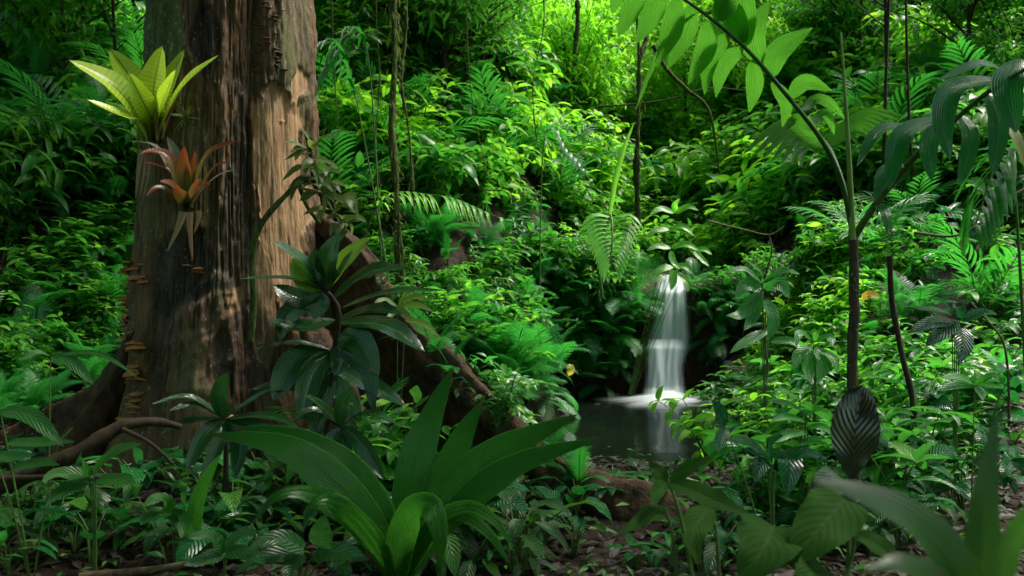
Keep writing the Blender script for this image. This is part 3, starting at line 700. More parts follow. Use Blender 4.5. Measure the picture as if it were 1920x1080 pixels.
KIND = {  # name, category, words
 'fern': ('fern', 'fern', 'feathery green fern'), 'lacy': ('fern', 'fern', 'finely cut lacy fern'), 'hang': ('hanging_fern', 'fern', 'fern with hanging fronds'),
 'broad': ('broadleaf_shrub', 'shrub', 'glossy broad-leaved shrub'), 'small': ('leafy_shrub', 'shrub', 'bushy shrub of many small leaves'),
 'lance': ('lance_leaf_shrub', 'shrub', 'slender shrub with long narrow leaves'), 'quilt': ('quilted_leaf_shrub', 'shrub', 'shrub with wide ribbed dark leaves'),
 'bright': ('leafy_shrub', 'shrub', 'leafy shrub painted sunlit yellow-green'),
 'hbroad': ('broadleaf_herb', 'plant', 'low broad-leaved herb'), 'hquilt': ('ribbed_leaf_herb', 'plant', 'low herb with ribbed leaves'), 'hlance': ('narrow_leaf_herb', 'plant', 'low tuft of narrow leaves'),
 'palmlet': ('palm_seedling', 'palm', 'young feather palm'),
}
RS = np.random.RandomState(77)
NPL = [0]
def keep_off(p):
    """no scattered plant inside the trunk, on the pool or the fall"""
    x, y = p[0], p[1]
    if math.hypot(x - TX, y - TY) < 0.85: return True
    if 9.4 < y < 11.6 and -0.7 < x - float(gully_x(y)) < 1.6: return True
    if 5.6 < y < 10.3 and -(0.75 if y < 9.4 else 0.55) < x - float(gully_x(y)) < (0.42 if y < 9.4 else 0.5): return True
    return False
MARKS = []   # things one can find, for saying what a plant grows beside
def beside(p, where):
    b = min(MARKS, key=lambda m: math.dist(m[0], p[:3])) if MARKS else None
    return b[1] if b and math.dist(b[0], p[:3]) < b[2] else where
def sized(words, s, sc):
    t = (s - sc[0]) / max(1e-6, sc[1] - sc[0])
    return ('small ' if t < 0.33 else 'tall ' if t > 0.7 else '') + words
def scatter(zone, n, kinds, sc, where, group, yr=(1.7, 40), sink=0.0, tilt=0.25, avoid=True):
    x0, y0, x1, y1 = zone
    pts, ok = ground_hits(RS.uniform(x0, x1, n * 3), RS.uniform(y0, y1, n * 3)); k = 0
    for p, o in zip(pts, ok):
        if k >= n: break
        if not o or (avoid and keep_off(p)) or not (yr[0] < p[1] < yr[1]): continue
        kd = kinds[RS.randint(len(kinds))]; nm, cat, words = KIND[kd]; pr = PROTO[kd][RS.randint(len(PROTO[kd]))]
        s = RS.uniform(*sc); wd = beside(p, where)
        plant(nm, pr, sized(words, s, sc) + ' ' + wd, cat, (p[0], p[1], p[2] - sink), kd_group(sized(words, s, sc), wd), RS.uniform(0, 6.28), s, (RS.normal(0, tilt), RS.normal(0, tilt)))
        k += 1
    NPL[0] += k
def kd_group(words, group): return words + ' kind ' + group

for px_, py_, d_, r_, w_ in [(1200, 745, 9.5, 0.8, 'at the foot of the waterfall'), (1245, 530, 10.3, 1.0, 'over the lip of the waterfall'), (1330, 640, 9.9, 0.9, 'against the wet rocks of the waterfall'), (1148, 540, 9.0, 0.9, 'under the nodding bright frond'), (742, 560, 7.2, 0.9, 'around the foot of the thick mossy liana'),
        (1070, 700, 8.2, 0.7, 'around the fallen yellow leaf'), (860, 480, 7.4, 0.9, 'under the long frond over the dark hollow'), (1600, 900, 3.5, 0.7, 'around the foot of the palm stem'), (1714, 830, 4.5, 0.6, 'around the slim dark sapling stem'), (1892, 760, 5.0, 0.8, 'around the thin reddish twig'), (1440, 660, 7.2, 0.8, 'under the pale bent twig'),
        (1850, 440, 6.2, 1.0, 'under the long thin curving twig'), (742, 1060, 3.1, 0.55, 'crowding the foot of the pleated-leaf plant'), (362, 1010, 3.1, 0.5, 'around the tall strap-leaf seedling'), (100, 900, 3.4, 0.8, 'beside the thick fallen branch'), (300, 1075, 3.0, 0.5, 'along the brown stick on the litter'), (1150, 985, 3.9, 0.7, 'by the end of the long root'),
        (940, 860, 4.4, 0.6, 'against the lower half of the long root'), (640, 930, 3.9, 0.5, 'around the glossy dark rosettes'), (200, 760, 5.0, 0.8, 'behind the fungus-covered root flare'), (1196, 330, 11.6, 1.3, 'around the dark moss-laden liana'), (1300, 180, 12.0, 1.3, 'around the leaning mossy branch'), (1010, 380, 9.6, 1.0, 'under the curved frond on the slope'), (1085, 130, 11.5, 1.3, 'below the free-hanging liana end'),
        (1588, 1050, 2.5, 0.5, 'around the big dark ribbed leaf'), (1500, 1060, 2.0, 0.5, 'among the soft aroid leaves')]:
    q_ = P(px_, py_, d_); q_[2] = hgt(q_[0], q_[1]); MARKS.append((tuple(q_), w_, r_))
# ================================================================== bushes whose leaves are too small to pick apart: stem + foliage
def bush_mesh(mat, H, nb, per, lf, asp, seed, prof=p_ovate, spread=0.9, droop=0.5, fold=0.25, whorl=3, leaf_droop=0.8):
    rs = np.random.RandomState(seed); gs = Geo(); pos = []; dr = []; sz = []
    for b in range(nb):
        az = rs.uniform(0, 6.283); h = H * rs.uniform(0.25, 1.0); r = spread * H * rs.uniform(0.15, 0.75)
        tip = np.array((math.cos(az) * r, math.sin(az) * r, h - droop * r * 0.5)); mid = np.array((math.cos(az) * r * 0.35, math.sin(az) * r * 0.35, h * 0.75))
        c = tube(gs, [(0, 0, -0.05), mid, tip], 0.007 * H, 0.002, 10, 4)
        T = tangents(c); a0 = rs.uniform(0, 6.28)
        for j in range(per):
            t = 0.25 + 0.75 * (j + rs.uniform(0, 1)) / per; i = min(10, int(t * 10)); a = a0 + j * 2.4
            d = nrm(T[i] * 0.35 + np.array((math.cos(a), math.sin(a), rs.uniform(-0.5, 0.3)))); pos.append(c[i] + rs.normal(0, 0.02 * H, 3)); dr.append(d); sz.append(lf * rs.uniform(0.6, 1.25))
        for j in range(whorl):
            a = a0 + 6.283 * j / whorl; pos.append(c[-1]); dr.append(nrm(np.array((math.cos(a), math.sin(a), rs.uniform(-0.2, 0.4))))); sz.append(lf * rs.uniform(0.6, 1.0))
    pos, X, s = np.array(pos), np.array(dr), np.array(sz); n = len(pos)
    base = arc_leaf(1, asp, prof, 4, 2, 0.2, leaf_droop, fold=fold)
    up = np.stack([rs.normal(0, 0.3, n), rs.normal(0, 0.3, n), np.ones(n)], -1); Yv = nrm(np.cross(up, X)); Zv = np.cross(X, Yv); BV = base[0]
    V = pos[:, None] + s[:, None, None] * (BV[None, :, 0:1] * X[:, None] + BV[None, :, 1:2] * Yv[:, None] + BV[None, :, 2:3] * Zv[:, None])
    g = Geo(); g.add(V.reshape(-1, 3), (base[1][None] + (np.arange(n) * len(BV))[:, None, None]).reshape(-1, 4), np.tile(base[2], (n, 1)), np.repeat(rs.uniform(0, 1, n), len(BV)))
    return [('stem', gs.mesh('stem', STEM_B), np.eye(4)), ('foliage', g.mesh('foliage', mat), np.eye(4))]
def tuft_mesh(kind, n, seed, H=0.5, sc=1.0):
    """many fronds at different heights as one foliage mass"""
    rs = np.random.RandomState(seed); g = Geo(); gs = Geo(); tube(gs, [(0, 0, -0.05), (0.02, 0.02, H * 0.6), (0.0, 0.03, H)], 0.012, 0.006, 6, 5)
    src = []
    for k in range(3):
        me = FROND[kind, k]; V = np.empty(len(me.vertices) * 3, np.float32); me.vertices.foreach_get('co', V); Q = np.empty(len(me.loops), np.int32); me.loops.foreach_get('vertex_index', Q)
        src.append((V.reshape(-1, 3).astype(float), Q.reshape(-1, 4)))
    for i in range(n):
        V, Q = src[rs.randint(3)]; a = rs.uniform(0, 6.28); e = rs.uniform(-0.5, 0.8)
        M = frame((0, 0, H * rs.uniform(0.1, 1)), (math.cos(a) * math.cos(e), math.sin(a) * math.cos(e), math.sin(e)), (0, 0, 1), sc * rs.uniform(0.6, 1.1)); g.add(xform(V, M), Q, None, rs.uniform(0, 1))
    return [('stem', gs.mesh('stem', STEM_B), np.eye(4)), ('foliage', g.mesh('foliage', FROND[kind, 0].materials[0]), np.eye(4))]
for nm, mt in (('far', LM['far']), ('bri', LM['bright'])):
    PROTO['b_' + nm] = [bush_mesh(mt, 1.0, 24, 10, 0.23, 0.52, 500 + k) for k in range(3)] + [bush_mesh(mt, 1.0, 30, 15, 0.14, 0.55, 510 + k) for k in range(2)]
    PROTO['l_' + nm] = [bush_mesh(mt, 1.0, 22, 11, 0.33, 0.25, 520 + k, p_lance, 1.1, 0.9, leaf_droop=1.3) for k in range(3)]
PROTO['f_far'] = [tuft_mesh('lacy', 14, 530, 0.5, 1.0), tuft_mesh('fern', 14, 531, 0.4, 1.0), tuft_mesh('palm', 9, 532, 0.3, 0.9)]
KIND['b_far'] = ('leafy_bush', 'bush', 'dense green leafy bush'); KIND['b_bri'] = ('leafy_bush', 'bush', 'leafy bush painted sunlit yellow-green')
KIND['l_far'] = ('drooping_bush', 'bush', 'narrow-leaved drooping bush'); KIND['l_bri'] = ('drooping_bush', 'bush', 'bright narrow-leaved drooping bush')
KIND['f_far'] = ('fern_clump', 'fern', 'thick clump of fern fronds')
# ================================================================== unseen trees, added and placed to shade the foreground and slopes
def small_tree(name, label, x, y, H, crown, sc, group=None, rt=0.12, seed=0):
    z = float(hgt(x, y)); t = thing(name, label, 'tree', (x, y, z), group)
    rs = np.random.RandomState(seed); g = Geo(); b = rs.normal(0, 0.12, (3, 2)) * H * 0.15
    p = [(0, 0, -0.2), (b[0, 0], b[0, 1], H * 0.35), (b[1, 0], b[1, 1], H * 0.7), (b[2, 0], b[2, 1], H)]
    c = tube(g, p, rt, rt * 0.4, 24, 10, 0.12, 6, seed)
    for k in range(6):
        q = c[10 + 2 * k]; a = rs.uniform(0, 6.28); e = np.array((math.cos(a), math.sin(a), 0.7)) * sc * 1.4
        tube(g, [q, q + e * 0.5 + (0, 0, 0.1), q + e], rt * 0.35, rt * 0.1, 8, 6)
    part('trunk', g.mesh('trunk', STEM_B), t); part('crown', crown, t, frame((b[2, 0], b[2, 1], H), (math.cos(seed), math.sin(seed), 0), (0, 0, 1), sc))
    return t
CAN = [crown_mesh('crown', CANOPY, 1.0, 0.45, 2600, 200 + k, 0.13) for k in range(2)]
for i, (x, y, H, s) in enumerate([(-4.6, 1.0, 7.0, 3.6), (3.4, -2.2, 7.5, 3.8), (-1.0, -3.4, 7.0, 3.8), (-6.5, 6.5, 8.5, 3.6), (6.8, 2.0, 8.5, 2.8), (-4.0, -5.5, 6.5, 3.6), (6.5, -4.5, 6, 3.6), (-8.5, 3.0, 6.5, 3.4), (0.4, -1.6, 5.6, 2.6)]):
    small_tree('unseen_shade_tree', 'tall unseen tree with a dense crown added for shade', x, y, H, CAN[i % 2], s, 'unseen shade trees added over the clearing', 0.14, i)

t = small_tree('unseen_shade_tree', 'unseen tree beside the palm with crowns added to shade foreground and roots', 7.4, 6.4, 8.2, CAN[0], 0.9, None, 0.14, 31)
part('crown', CAN[1], t, frame((-2.7, 0.15, 8.0), (1, 0, 0), (0, 0, 1), 1.55))  # extra crown set in the sun's path to shade foreground and lower trunk
part('crown', CAN[0], t, frame((-1.7, 0.15, 8.6), (0, 1, 0), (0, 0, 1), 1.4)); part('crown', CAN[1], t, frame((-3.3, -0.4, 8.0), (0, 1, 0), (0, 0, 1), 1.15)); part('crown', CAN[0], t, frame((-0.9, -1.7, 8.0), (0, 1, 0), (0, 0, 1), 1.3)); part('crown', CAN[0], t, frame((-4.6, -2.6, 7.6), (0, 1, 0), (0, 0, 1), 1.5))
t = small_tree('unseen_shade_tree', 'unseen tree behind the buttressed trunk, added to shade the left background', -3.3, 9.5, 9.0, CAN[1], 2.6, None, 0.16, 32)
part('crown', CAN[0], t, frame((2.8, 0.4, 9.4), (1, 0, 0), (0, 0, 1), 3.2)); part('crown', CAN[1], t, frame((-1.0, -2.2, 4.8), (1, 0, 0), (0, 0, 1), 2.3)); part('crown', CAN[0], t, frame((0.6, -0.9, 5.0), (0, 1, 0), (0, 0, 1), 2.1)); part('crown', CAN[0], t, frame((-2.6, -0.4, 5.6), (0, 1, 0), (0, 0, 1), 2.3))  # extra crowns added to darken the slope left of the trunk

t = small_tree('unseen_shade_tree', 'unseen tree on the slope beyond the palm, added to shade the middle bank', 9.8, 16.2, 8.0, CAN[0], 1.2, None, 0.16, 34)
part('crown', CAN[1], t, frame((-5.5, -3.6, 6.4), (1, 0, 0), (0, 0, 1), 2.1))  # crown added to shade the bank between trunk and waterfall
t = small_tree('unseen_shade_tree', 'unseen tree behind the camera, added to darken the foreground', -0.9, -1.4, 7.0, CAN[1], 2.0, None, 0.15, 35)
part('crown', CAN[0], t, frame((0.5, 3.3, 7.2), (1, 0, 0), (0, 0, 1), 2.1)); part('crown', CAN[1], t, frame((3.4, 2.6, 7.6), (0, 1, 0), (0, 0, 1), 1.8)); part('crown', CAN[1], t, frame((-2.0, 3.6, 7.4), (0, 1, 0), (0, 0, 1), 2.0))  # crowns added overhead to keep skylight off the foreground
t = small_tree('unseen_shade_tree', 'unseen tree on the bank beside the palm, added to shade the far left', 7.6, 10.2, 9.6, CAN[0], 0.6, None, 0.15, 36)
part('crown', CAN[1], t, frame((-4.6, -0.9, 9.6), (1, 0, 0), (0, 0, 1), 1.8))  # far-reaching crown added only to shade the bank behind the trunk
# ================================================================== young trees on the slopes and in the gully behind
FARC = [crown_mesh('crown', LM['far'], 1.0, 0.8, 1500, 300 + k, 0.15, 0.2) for k in range(4)]
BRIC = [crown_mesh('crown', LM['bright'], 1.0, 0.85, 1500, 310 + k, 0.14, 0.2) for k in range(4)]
rs = np.random.RandomState(5)
def trees(zone, n, crowns, Hr, sr, label, group, seed):
    pts, ok = ground_hits(rs.uniform(zone[0], zone[2], n), rs.uniform(zone[1], zone[3], n))
    for k, (p, o) in enumerate(zip(pts, ok)):
        if not o or p[1] < 10.3: continue
        H = rs.uniform(*Hr); lb = sized(label[0], H, Hr) + ' ' + beside(p, label[1]); small_tree('young_tree', lb, p[0], p[1], H, crowns[rs.randint(len(crowns))], rs.uniform(*sr), lb + ' set', rs.uniform(0.025, 0.05), seed + k)
trees((980, -100, 1480, 330), 34, BRIC, (0.8, 2.6), (0.7, 1.3), ('young tree painted sunlit yellow-green', 'in the gully above the waterfall'), 'young trees in the bright gully', 40)
trees((560, -250, 1000, 260), 26, FARC, (1.0, 2.6), (0.7, 1.2), ('green young tree', 'on the slope behind the mossy liana'), 'young trees on the slope behind the trunk', 90)
trees((1450, -250, 2000, 300), 30, FARC, (1.2, 3.2), (0.7, 1.2), ('slim dark-stemmed young tree', 'on the slope behind the palm'), 'young trees on the slope behind the palm', 140)
trees((-150, -250, 300, 260), 18, FARC, (1.0, 2.6), (0.7, 1.2), ('shaded young tree', 'on the slope behind the bromeliads'), 'young trees on the shaded slope', 190)

# ================================================================== undergrowth in view
B1 = 'on the bank between trunk and waterfall'; G1 = 'on the bank by the waterfall'
scatter((640, 700, 1000, 960), 26, ['hbroad', 'hlance', 'f_far', 'b_far', 'lacy'], (0.3, 0.6), 'in the dark hollow under the roots', 'in the hollow', (3.5, 4.7), 0, 0.2)
scatter((650, 420, 1190, 740), 26, ['lacy', 'fern', 'hang', 'lacy'], (0.55, 0.95), B1, G1)
scatter((650, 400, 1190, 740), 34, ['small', 'broad', 'small', 'hbroad', 'lance'], (0.5, 0.9), B1, G1)
scatter((600, 180, 1150, 420), 26, ['palmlet', 'fern', 'broad', 'small', 'lance', 'lacy'], (0.9, 1.7), 'on the slope above the fern bank', 'on the slope above the fern bank', (8, 20))
B2 = 'over the gully behind the waterfall'
scatter((1080, 250, 1450, 500), 30, ['bright', 'small', 'broad', 'fern', 'bright', 'lance'], (0.8, 1.5), B2, B2, (10, 22))
B3 = 'on the bank between waterfall and palm'
scatter((1310, 480, 1560, 860), 34, ['small', 'broad', 'bright', 'lance', 'bright', 'lacy', 'small'], (0.6, 1.05), B3, B3, (4.4, 10))
B4 = 'on the earth bank behind the palm stem'
scatter((1560, 400, 1960, 660), 26, ['broad', 'small', 'fern', 'quilt', 'lance', 'palmlet'], (0.6, 1.1), B4, B4, (6, 14))
scatter((1400, 660, 1960, 1040), 60, ['quilt', 'broad', 'hquilt', 'small', 'hbroad', 'hquilt'], (0.55, 0.95), 'under the palm', 'under the palm', (2.6, 7))
B5 = 'on the shaded bank behind the fungus-covered root'
scatter((-60, 330, 240, 700), 26, ['small', 'fern', 'small', 'broad', 'lacy', 'small'], (0.6, 1.0), B5, B5, (5.2, 12))
scatter((-60, 0, 290, 360), 26, ['fern', 'palmlet', 'lance', 'lacy', 'broad'], (0.8, 1.5), 'on the dark slope behind the bromeliads', 'on the dark slope behind the bromeliads', (8, 18))
B6 = 'on the leaf litter around the pleated-leaf plant'
scatter((-40, 820, 1000, 1085), 110, ['hbroad', 'hquilt', 'hbroad', 'hlance', 'hbroad', 'hquilt'], (0.55, 1.25), B6, B6, (2.7, 4.6), 0.0, 0.15)
scatter((1000, 900, 1700, 1085), 46, ['hbroad', 'hquilt', 'hlance', 'hquilt'], (0.45, 1.0), 'beside the long root near the shallows', 'beside the long root', (2.7, 5), 0, 0.15)
scatter((640, 640, 1060, 900), 34, ['hbroad', 'lance', 'hbroad', 'hlance'], (0.5, 0.9), 'against the long buttress root', 'against the long buttress root', (4.0, 7), 0, 0.2)
# bigger leaves and palms among the bushes, so that the slopes are of many kinds
scatter((600, 20, 1100, 420), 16, ['palmlet', 'quilt', 'hang', 'palmlet', 'broad'], (1.3, 2.1), 'on the slope above the fern bank', '', (8, 16))
scatter((1450, 60, 1960, 420), 16, ['palmlet', 'quilt', 'broad', 'lance'], (1.2, 2.0), 'on the slope behind the palm', '', (7, 16))
scatter((1080, 150, 1450, 480), 12, ['broad', 'palmlet', 'bright', 'quilt'], (1.2, 1.9), B2, '', (10, 18))
scatter((1330, 760, 1500, 930), 18, ['broad', 'bright', 'small', 'lacy', 'hang'], (0.5, 0.9), B3, B3, (4.6, 8.5))
scatter((-40, 640, 260, 810), 22, ['small', 'fern', 'hbroad', 'lacy', 'b_far'], (0.45, 0.8), B5, B5, (4.6, 7))
scatter((830, 470, 1050, 800), 40, ['hang', 'lacy', 'f_far', 'b_far', 'hang', 'small'], (0.4, 0.75), B1, G1, (6, 10))
scatter((900, 470, 1195, 730), 24, ['lacy', 'hang', 'fern', 'lacy'], (0.75, 1.15), B1, G1, (6.5, 10.5), avoid=False)
# plants rooted on the long buttress root
for k, (px_, py_, d_) in enumerate([(712, 535, 4.93), (748, 590, 4.83), (775, 640, 4.78), (812, 668, 4.7), (845, 700, 4.62), (880, 730, 4.5), (915, 765, 4.42), (950, 800, 4.3), (985, 835, 4.18), (1030, 880, 4.08), (1085, 915, 3.95), (1150, 945, 3.85), (860, 745, 4.5), (935, 815, 4.3)]):
    kd = ['hbroad', 'small', 'hlance', 'lacy', 'fern', 'hquilt'][k % 6]; nm, cat, words = KIND[kd]
    plant(nm, PROTO[kd][k % 3], words + ' rooted on the ' + ('upper' if k < 4 else 'middle' if k < 8 else 'lower') + ' stretch of the long buttress root', cat, P(px_, py_ + 6, d_), words + ' on the root', k * 1.3, 0.42 + 0.05 * (k % 4))
scatter((1302, 560, 1410, 745), 16, ['hang', 'lacy', 'hang', 'f_far'], (0.5, 0.8), B3, B3, (8, 11), avoid=False)
scatter((1120, 560, 1196, 745), 14, ['hang', 'lacy', 'hang', 'f_far'], (0.5, 0.8), B1, G1, (8, 11), avoid=False)
# filler bushes
scatter((1050, 520, 1198, 735), 22, ['hang', 'hang', 'lacy', 'small', 'hbroad'], (0.45, 0.8), B1, G1, (7, 11), avoid=False)
scatter((1310, 540, 1400, 720), 12, ['hang', 'small', 'hbroad'], (0.4, 0.7), B3, B3, (7, 11), avoid=False)
scatter((880, 560, 1180, 765), 40, ['hang', 'lacy', 'small', 'fern', 'hbroad', 'broad'], (0.4, 0.75), B1, G1, (6.5, 11))
scatter((1060, 470, 1185, 560), 22, ['b_far', 'small', 'b_far', 'hang', 'lacy'], (0.4, 0.7), B2, B2, (9.6, 12), avoid=False)
scatter((1295, 480, 1450, 620), 34, ['hbroad', 'hang', 'lacy', 'hbroad', 'small'], (0.4, 0.7), B2, B2, (9.6, 12), avoid=False)
scatter((600, 330, 1180, 720), 60, ['b_far', 'f_far', 'f_far', 'l_far'], (0.35, 0.6), B1, G1, (7, 12))
scatter((590, -60, 1120, 400), 96, ['b_far', 'l_far', 'f_far', 'b_far', 'b_bri', 'l_bri'], (0.8, 1.5), 'on the slope above the fern bank', 'on the slope above the fern bank', (8.5, 24))
scatter((1040, -80, 1480, 420), 90, ['b_bri', 'b_bri', 'l_bri', 'b_far'], (0.9, 1.6), B2, B2, (10, 30))
scatter((1060, 380, 1460, 520), 36, ['b_bri', 'b_far', 'l_bri'], (0.5, 0.9), B2, B2, (9.8, 14))
scatter((1310, 420, 1620, 800), 46, ['b_far', 'l_far', 'f_far', 'b_bri', 'b_bri'], (0.35, 0.65), B3, B3, (5.5, 12))
scatter((1460, -80, 1980, 420), 90, ['b_far', 'l_far', 'f_far', 'b_bri', 'b_far', 'l_bri'], (0.8, 1.5), 'on the slope behind the palm', 'on the slope behind the palm', (8.5, 26))
scatter((1600, 420, 1980, 900), 24, ['b_far', 'f_far'], (0.35, 0.7), B4, B4, (4.5, 12))
scatter((-80, -80, 300, 420), 70, ['b_far', 'l_far', 'f_far'], (0.7, 1.3), 'on the dark slope behind the bromeliads', 'on the dark slope behind the bromeliads', (7.5, 20))
scatter((-80, 420, 240, 720), 20, ['b_far', 'f_far'], (0.4, 0.7), B5, B5, (5.4, 10))
# continuing to both sides of the view
for i in range(60):
    s = RS.choice([-1, 1]); y = RS.uniform(4.5, 14); x = s * (y * 0.60 + RS.uniform(0.9, 3.5)); kd = RS.choice(['broad', 'fern', 'small', 'palmlet']); nm, cat, words = KIND[kd]
    plant(nm, PROTO[kd][RS.randint(3)], words + ' in the thicket beside the clearing', cat, (x, y, float(hgt(x, y))), kd_group(words, 'in the side thicket'), RS.uniform(0, 6.28), RS.uniform(0.8, 1.6))

for i in range(26):
    s = RS.choice([-1, 1, 1]); y = RS.uniform(2.4, 6.5); x = s * (y * 0.585 + RS.uniform(0.15, 2.2)); kd = RS.choice(['hbroad', 'small', 'hquilt', 'broad', 'lacy']); nm, cat, words = KIND[kd]
    plant(nm, PROTO[kd][RS.randint(3)], words + ' at the edge of the clearing', cat, (x, y, float(hgt(x, y))), kd_group(words, 'at the edge'), RS.uniform(0, 6.28), RS.uniform(0.6, 1.0))
# ================================================================== ground cover, litter, far forest (nobody could count them)
def cover(name, n, mat, region, lf, label, cat, hmax=0.12, asp=0.45, nl=2, flat=False, seed=1, offp=True):
    rs = np.random.RandomState(seed)
    x = rs.uniform(region[0], region[2], n); y = rs.uniform(region[1], region[3], n) if len(region) == 4 else None
    m_ = vnoise(x * 1.3, y * 1.3, 2.0) * 0.5 + vnoise(x * 4, y * 4, 7.0) * 0.4 + rs.normal(0, 0.25, n) > -0.25
    gxx = gully_x(y); inpool = (y > 5.5) & (y < 10.3) & (np.abs(x - gxx) < 1.15)
    m_ &= ~(inpool & offp) & (np.hypot(x - TX, y - TY) > 0.55)
    x, y = x[m_], y[m_]; n = len(x)
    z = hgt(x, y) + (rs.uniform(0, 1, n) ** 2 * hmax if not flat else rs.uniform(0.004, 0.02, n))
    base = arc_leaf(1, asp, p_ovate, nl, 2, 0.15, 0.7, fold=0.25)
    az = rs.uniform(0, 6.28, n); el = rs.normal(0.1, 0.35, n) if not flat else rs.normal(0, 0.18, n); s = lf * rs.uniform(0.5, 1.4, n)
    X = np.stack([np.cos(az) * np.cos(el), np.sin(az) * np.cos(el), np.sin(el)], -1); up = np.stack([rs.normal(0, 0.3, n), rs.normal(-0.15, 0.3, n), np.ones(n)], -1)
    Yv = nrm(np.cross(up, X)); Zv = np.cross(X, Yv); BV = base[0]
    V = np.stack([x, y, z], -1)[:, None] + s[:, None, None] * (BV[None, :, 0:1] * X[:, None] + BV[None, :, 1:2] * Yv[:, None] + BV[None, :, 2:3] * Zv[:, None])
    m = len(BV); g = Geo(); g.add(V.reshape(-1, 3), (base[1][None] + (np.arange(n) * m)[:, None, None]).reshape(-1, 4), np.tile(base[2], (n, 1)), np.repeat(rs.uniform(0, 1, n), m))
    return stuff(name, g.mesh(name, mat), label, cat)
LITTER = leaf_mat('dead_leaf', (0.008, 0.004, 0.002), (0.036, 0.017, 0.007), (0.05, 0.025, 0.01), 'pinnate', 8, 0.6, 0.55, 0.10, va=0.2)
cover('leaf_litter', 26000, LITTER, (-3.6, 1.9, 3.6, 7), 0.085, 'brown dead leaves lying over the forest floor', 'leaf litter', flat=True, seed=2, offp=False)
cover('ground_cover', 16000, LM['small'], (-6, 2.2, 7, 12), 0.05, 'small green herbs and seedlings covering the forest floor', 'ground cover', 0.14, seed=3)
# the forest goes on all round: a ring of foliage on the far slopes and behind the camera
rs = np.random.RandomState(9); g = Geo(); n = 30000
az = rs.uniform(0, 6.283, n); rad = rs.uniform(15, 30, n); x = np.sin(az) * rad + 1; y = np.cos(az) * rad + 4
k_ = (y > 17) | (y < 0) | (np.abs(x) > 11)
x, y = x[k_], y[k_]; n = len(x); z = hgt(x, y) + rs.uniform(0, 1, n) ** 0.8 * 9.0
base = arc_leaf(1, 0.5, p_ovate, 2, 2, 0.15, 0.7, fold=0.25); az = rs.uniform(0, 6.28, n); el = rs.normal(-0.2, 0.4, n); s = rs.uniform(0.3, 0.75, n)
X = np.stack([np.cos(az) * np.cos(el), np.sin(az) * np.cos(el), np.sin(el)], -1); up = np.stack([rs.normal(0, 0.3, n), rs.normal(0, 0.3, n), np.ones(n)], -1); Yv = nrm(np.cross(up, X)); Zv = np.cross(X, Yv); BV = base[0]
V = np.stack([x, y, z], -1)[:, None] + s[:, None, None] * (BV[None, :, 0:1] * X[:, None] + BV[None, :, 1:2] * Yv[:, None] + BV[None, :, 2:3] * Zv[:, None])
g.add(V.reshape(-1, 3), (base[1][None] + (np.arange(n) * len(BV))[:, None, None]).reshape(-1, 4), np.tile(base[2], (n, 1)), np.repeat(rs.uniform(0, 1, n), len(BV)))
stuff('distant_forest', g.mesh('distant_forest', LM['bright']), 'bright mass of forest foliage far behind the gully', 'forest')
# ================================================================== plants built leaf by leaf from the photograph
CAMN = np.array((0, -1.0, 0.25)); LAST = [None]
def p_blade(t): return np.clip((np.sin(np.pi * np.clip(t, 0, 1) ** 0.8) ** 0.7) * (1 - 0.35 * t ** 3), 0.012, 2)
def p_bell2(t): return np.clip(np.sin(np.pi * np.clip(t, 0, 1) ** 1.15) ** 0.6, 0.015, 2)
def p_brom(t): return np.clip((0.72 + 0.55 * t - 0.35 * t ** 2) * np.clip((1 - t) / 0.36, 0, 1) ** 0.62, 0.012, 2)
def p_band(t): return np.clip(np.minimum(1, 0.30 + 1.5 * t) * np.clip((1 - t) / 0.42, 0, 1) ** 0.8, 0.012, 2)
def hero_leaf(pts, W, prof, mat, root, off, name='leaf', n=CAMN, nl=22, nw=8, **k):
    """pts: (px, py, distance) along the midrib; W in metres"""
    c = spline([P(*p) for p in pts], nl)
    return part(name, mesh_off(name, leaf_arrays(c, W, prof, nw, n, **k), mat, off), root)
def mesh_off(name, arr, mat, off):
    g = Geo(); g.add(*arr, 0.0); return g.mesh(name, mat, off)
def hero_tube(pts, r0, r1, mat, root, off, name='stem', n=20, ns=8, lump=0.0, lf=8.0):
    g = Geo(); c = tube(g, [P(*p) for p in pts], r0, r1, n, ns, lump, lf); LAST[0] = part(name, g.mesh(name, mat, off), root); return c

